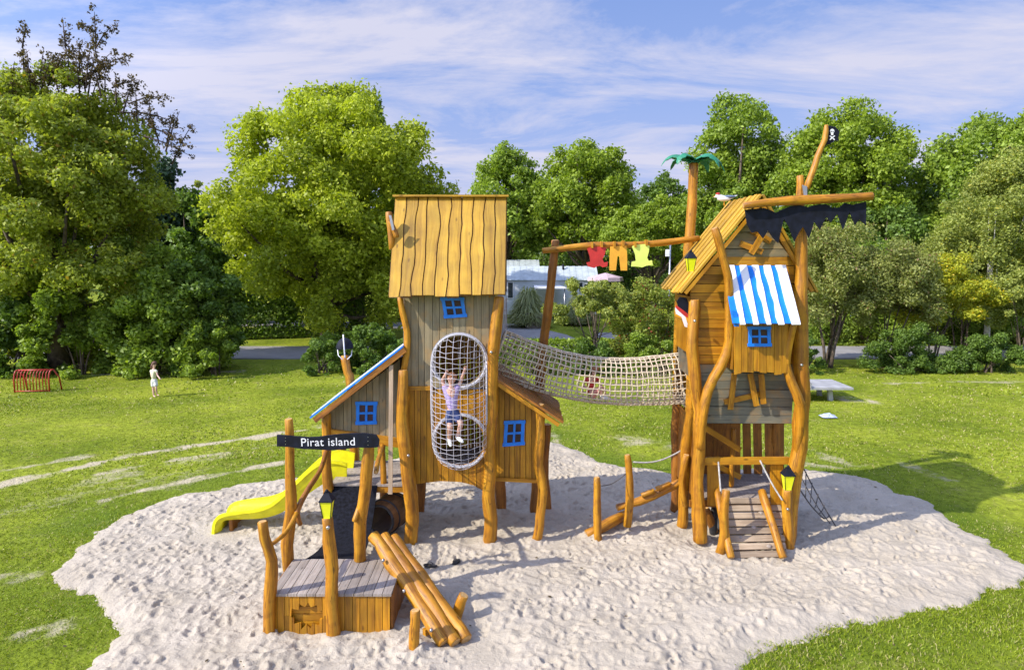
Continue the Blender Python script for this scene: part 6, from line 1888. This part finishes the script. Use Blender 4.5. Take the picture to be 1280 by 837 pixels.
    K['pu'] = J['pelvis'].lerp(J['chest'], .28)
    vs, fs = skin_mesh([K[n] for n in nm], [(0, 1), (1, 2), (0, 3), (3, 4), (0, 5)], [tuple(x * fw * 1.12 + ext for x in rd['pelvis']), .060 * fw + ext, .054 * fw + ext, .060 * fw + ext, .054 * fw + ext, tuple(x * fw * 1.05 + ext for x in rd['waist'])])
    mb = MB(); mb.raw(vs, fs); mb.build('skirt' if skirt else 'shorts', M[shorts], t)
    if shoes:
        for s in 'LR':
            mb = MB(); d_ = (J['t' + s] - J['a' + s]); l_ = d_.length; d_ = d_.normalized()
            sd_ = d_.cross(V((0, 0, 1))); sd_ = sd_.normalized() if sd_.length > .05 else V((1, 0, 0)); u_ = sd_.cross(d_)
            mb.ell(J['a' + s].lerp(J['t' + s], .55) - u_ * .004, (l_ * .72 + .02, .034 * f, .034 * f), 14, 10, M=Matrix((d_, sd_, u_)).transposed())
            mb.tube([J['a' + s] + (J['k' + s] - J['a' + s]).normalized() * .03, J['a' + s] - (J['k' + s] - J['a' + s]).normalized() * .01], [.031 * f, .034 * f], 12)
            mb.build('shoe', M[shoes], t)
    return t

YC = 10.36
pj = lambda a_, b_, Y=YC: P(a_, b_, Y)
person('child in lilac shirt and navy shorts climbing inside the white net cage',
       dict(pelvis=pj(566, 515), chest=pj(564, 490, 10.34), neck=pj(564, 480.5, 10.34), head=pj(564.5, 472.5, 10.33), sL=pj(556, 485.5), eL=pj(553, 475), wL=pj(557.5, 466.5, 10.28), sR=pj(571.5, 485.5), eR=pj(577, 474), wR=pj(581, 462, 10.28),
            hL=pj(561.5, 521), kL=pj(562.5, 534, 10.24), aL=pj(561.5, 549, 10.38), tL=pj(563, 555, 10.26), hR=pj(570.5, 521), kR=pj(576.5, 529, 10.22), aR=pj(571.5, 546, 10.34), tR=pj(577, 550.5, 10.22)), 1.16, (.1, -1, .15), 'skin', 'lilac', 'navy', 'hair_red', 'whitecloth', scale_w=1.2)
gy = G(193, 495).y
gx_ = lambda a_, b_, dy=0: P(a_, b_, gy + dy)
person('girl with long brown hair, pale top and white skirt standing on the far lawn',
       dict(pelvis=gx_(192.5, 474.5), chest=gx_(192, 464.5), neck=gx_(192.3, 459.5), head=gx_(193, 454.8), sL=gx_(188.8, 463, .06), eL=gx_(189, 469, .1), wL=gx_(191, 474, .05), sR=gx_(195.4, 463, -.05), eR=gx_(197, 469.2, -.1), wR=gx_(199.6, 472.6, -.2),
            hL=gx_(191.2, 477), kL=gx_(191.5, 485.5), aL=gx_(192.2, 494.6), tL=gx_(194.5, 495.6, -.06), hR=gx_(194.2, 477), kR=gx_(195.2, 485, -.05), aR=gx_(196.2, 493, .05), tR=gx_(199, 494, 0)), 1.24, (.8, -.6, 0), 'skin_pale', 'cream', 'whitecloth', 'hair_brown', None, longhair=True, skirt=True)
YB_ = 11.5
q3 = lambda a_, b_, Y=YB_: P(a_, b_, Y)
person('child in red shirt and pink trousers crouching inside the rope bridge',
       dict(pelvis=q3(738, 492), chest=q3(739, 478, 11.46), neck=q3(741, 468.5, 11.44), head=q3(744, 462, 11.42), sL=q3(733, 472.5), eL=q3(729, 481), wL=q3(735, 486, 11.4), sR=q3(746, 473, 11.5), eR=q3(751, 480), wR=q3(754, 486, 11.4),
            hL=q3(741, 494, 11.42), kL=q3(752, 482, 11.36), aL=q3(752, 496, 11.38), tL=q3(757, 498, 11.36), hR=q3(741, 494, 11.58), kR=q3(756, 484, 11.62), aR=q3(756, 496, 11.6), tR=q3(761, 498, 11.6)), 1.0, (.6, -.8, -.2), 'skin', 'redcloth', 'pinkcloth', 'hair_red', 'whitecloth')

# ------------------------------------------------------------------ view
for o in bpy.data.objects:
    if 'base' in o.keys(): del o['base']
sc.view_settings.view_transform = 'Standard'
sc.view_settings.look = 'None'
sc.view_settings.exposure = 0.80
sc.view_settings.gamma = 1
sc.cycles.use_adaptive_sampling = True
sc.cycles.adaptive_threshold = 0.02
sc.cycles.use_denoising = True
sc.cycles.max_bounces = 6
sc.cycles.transparent_max_bounces = 4
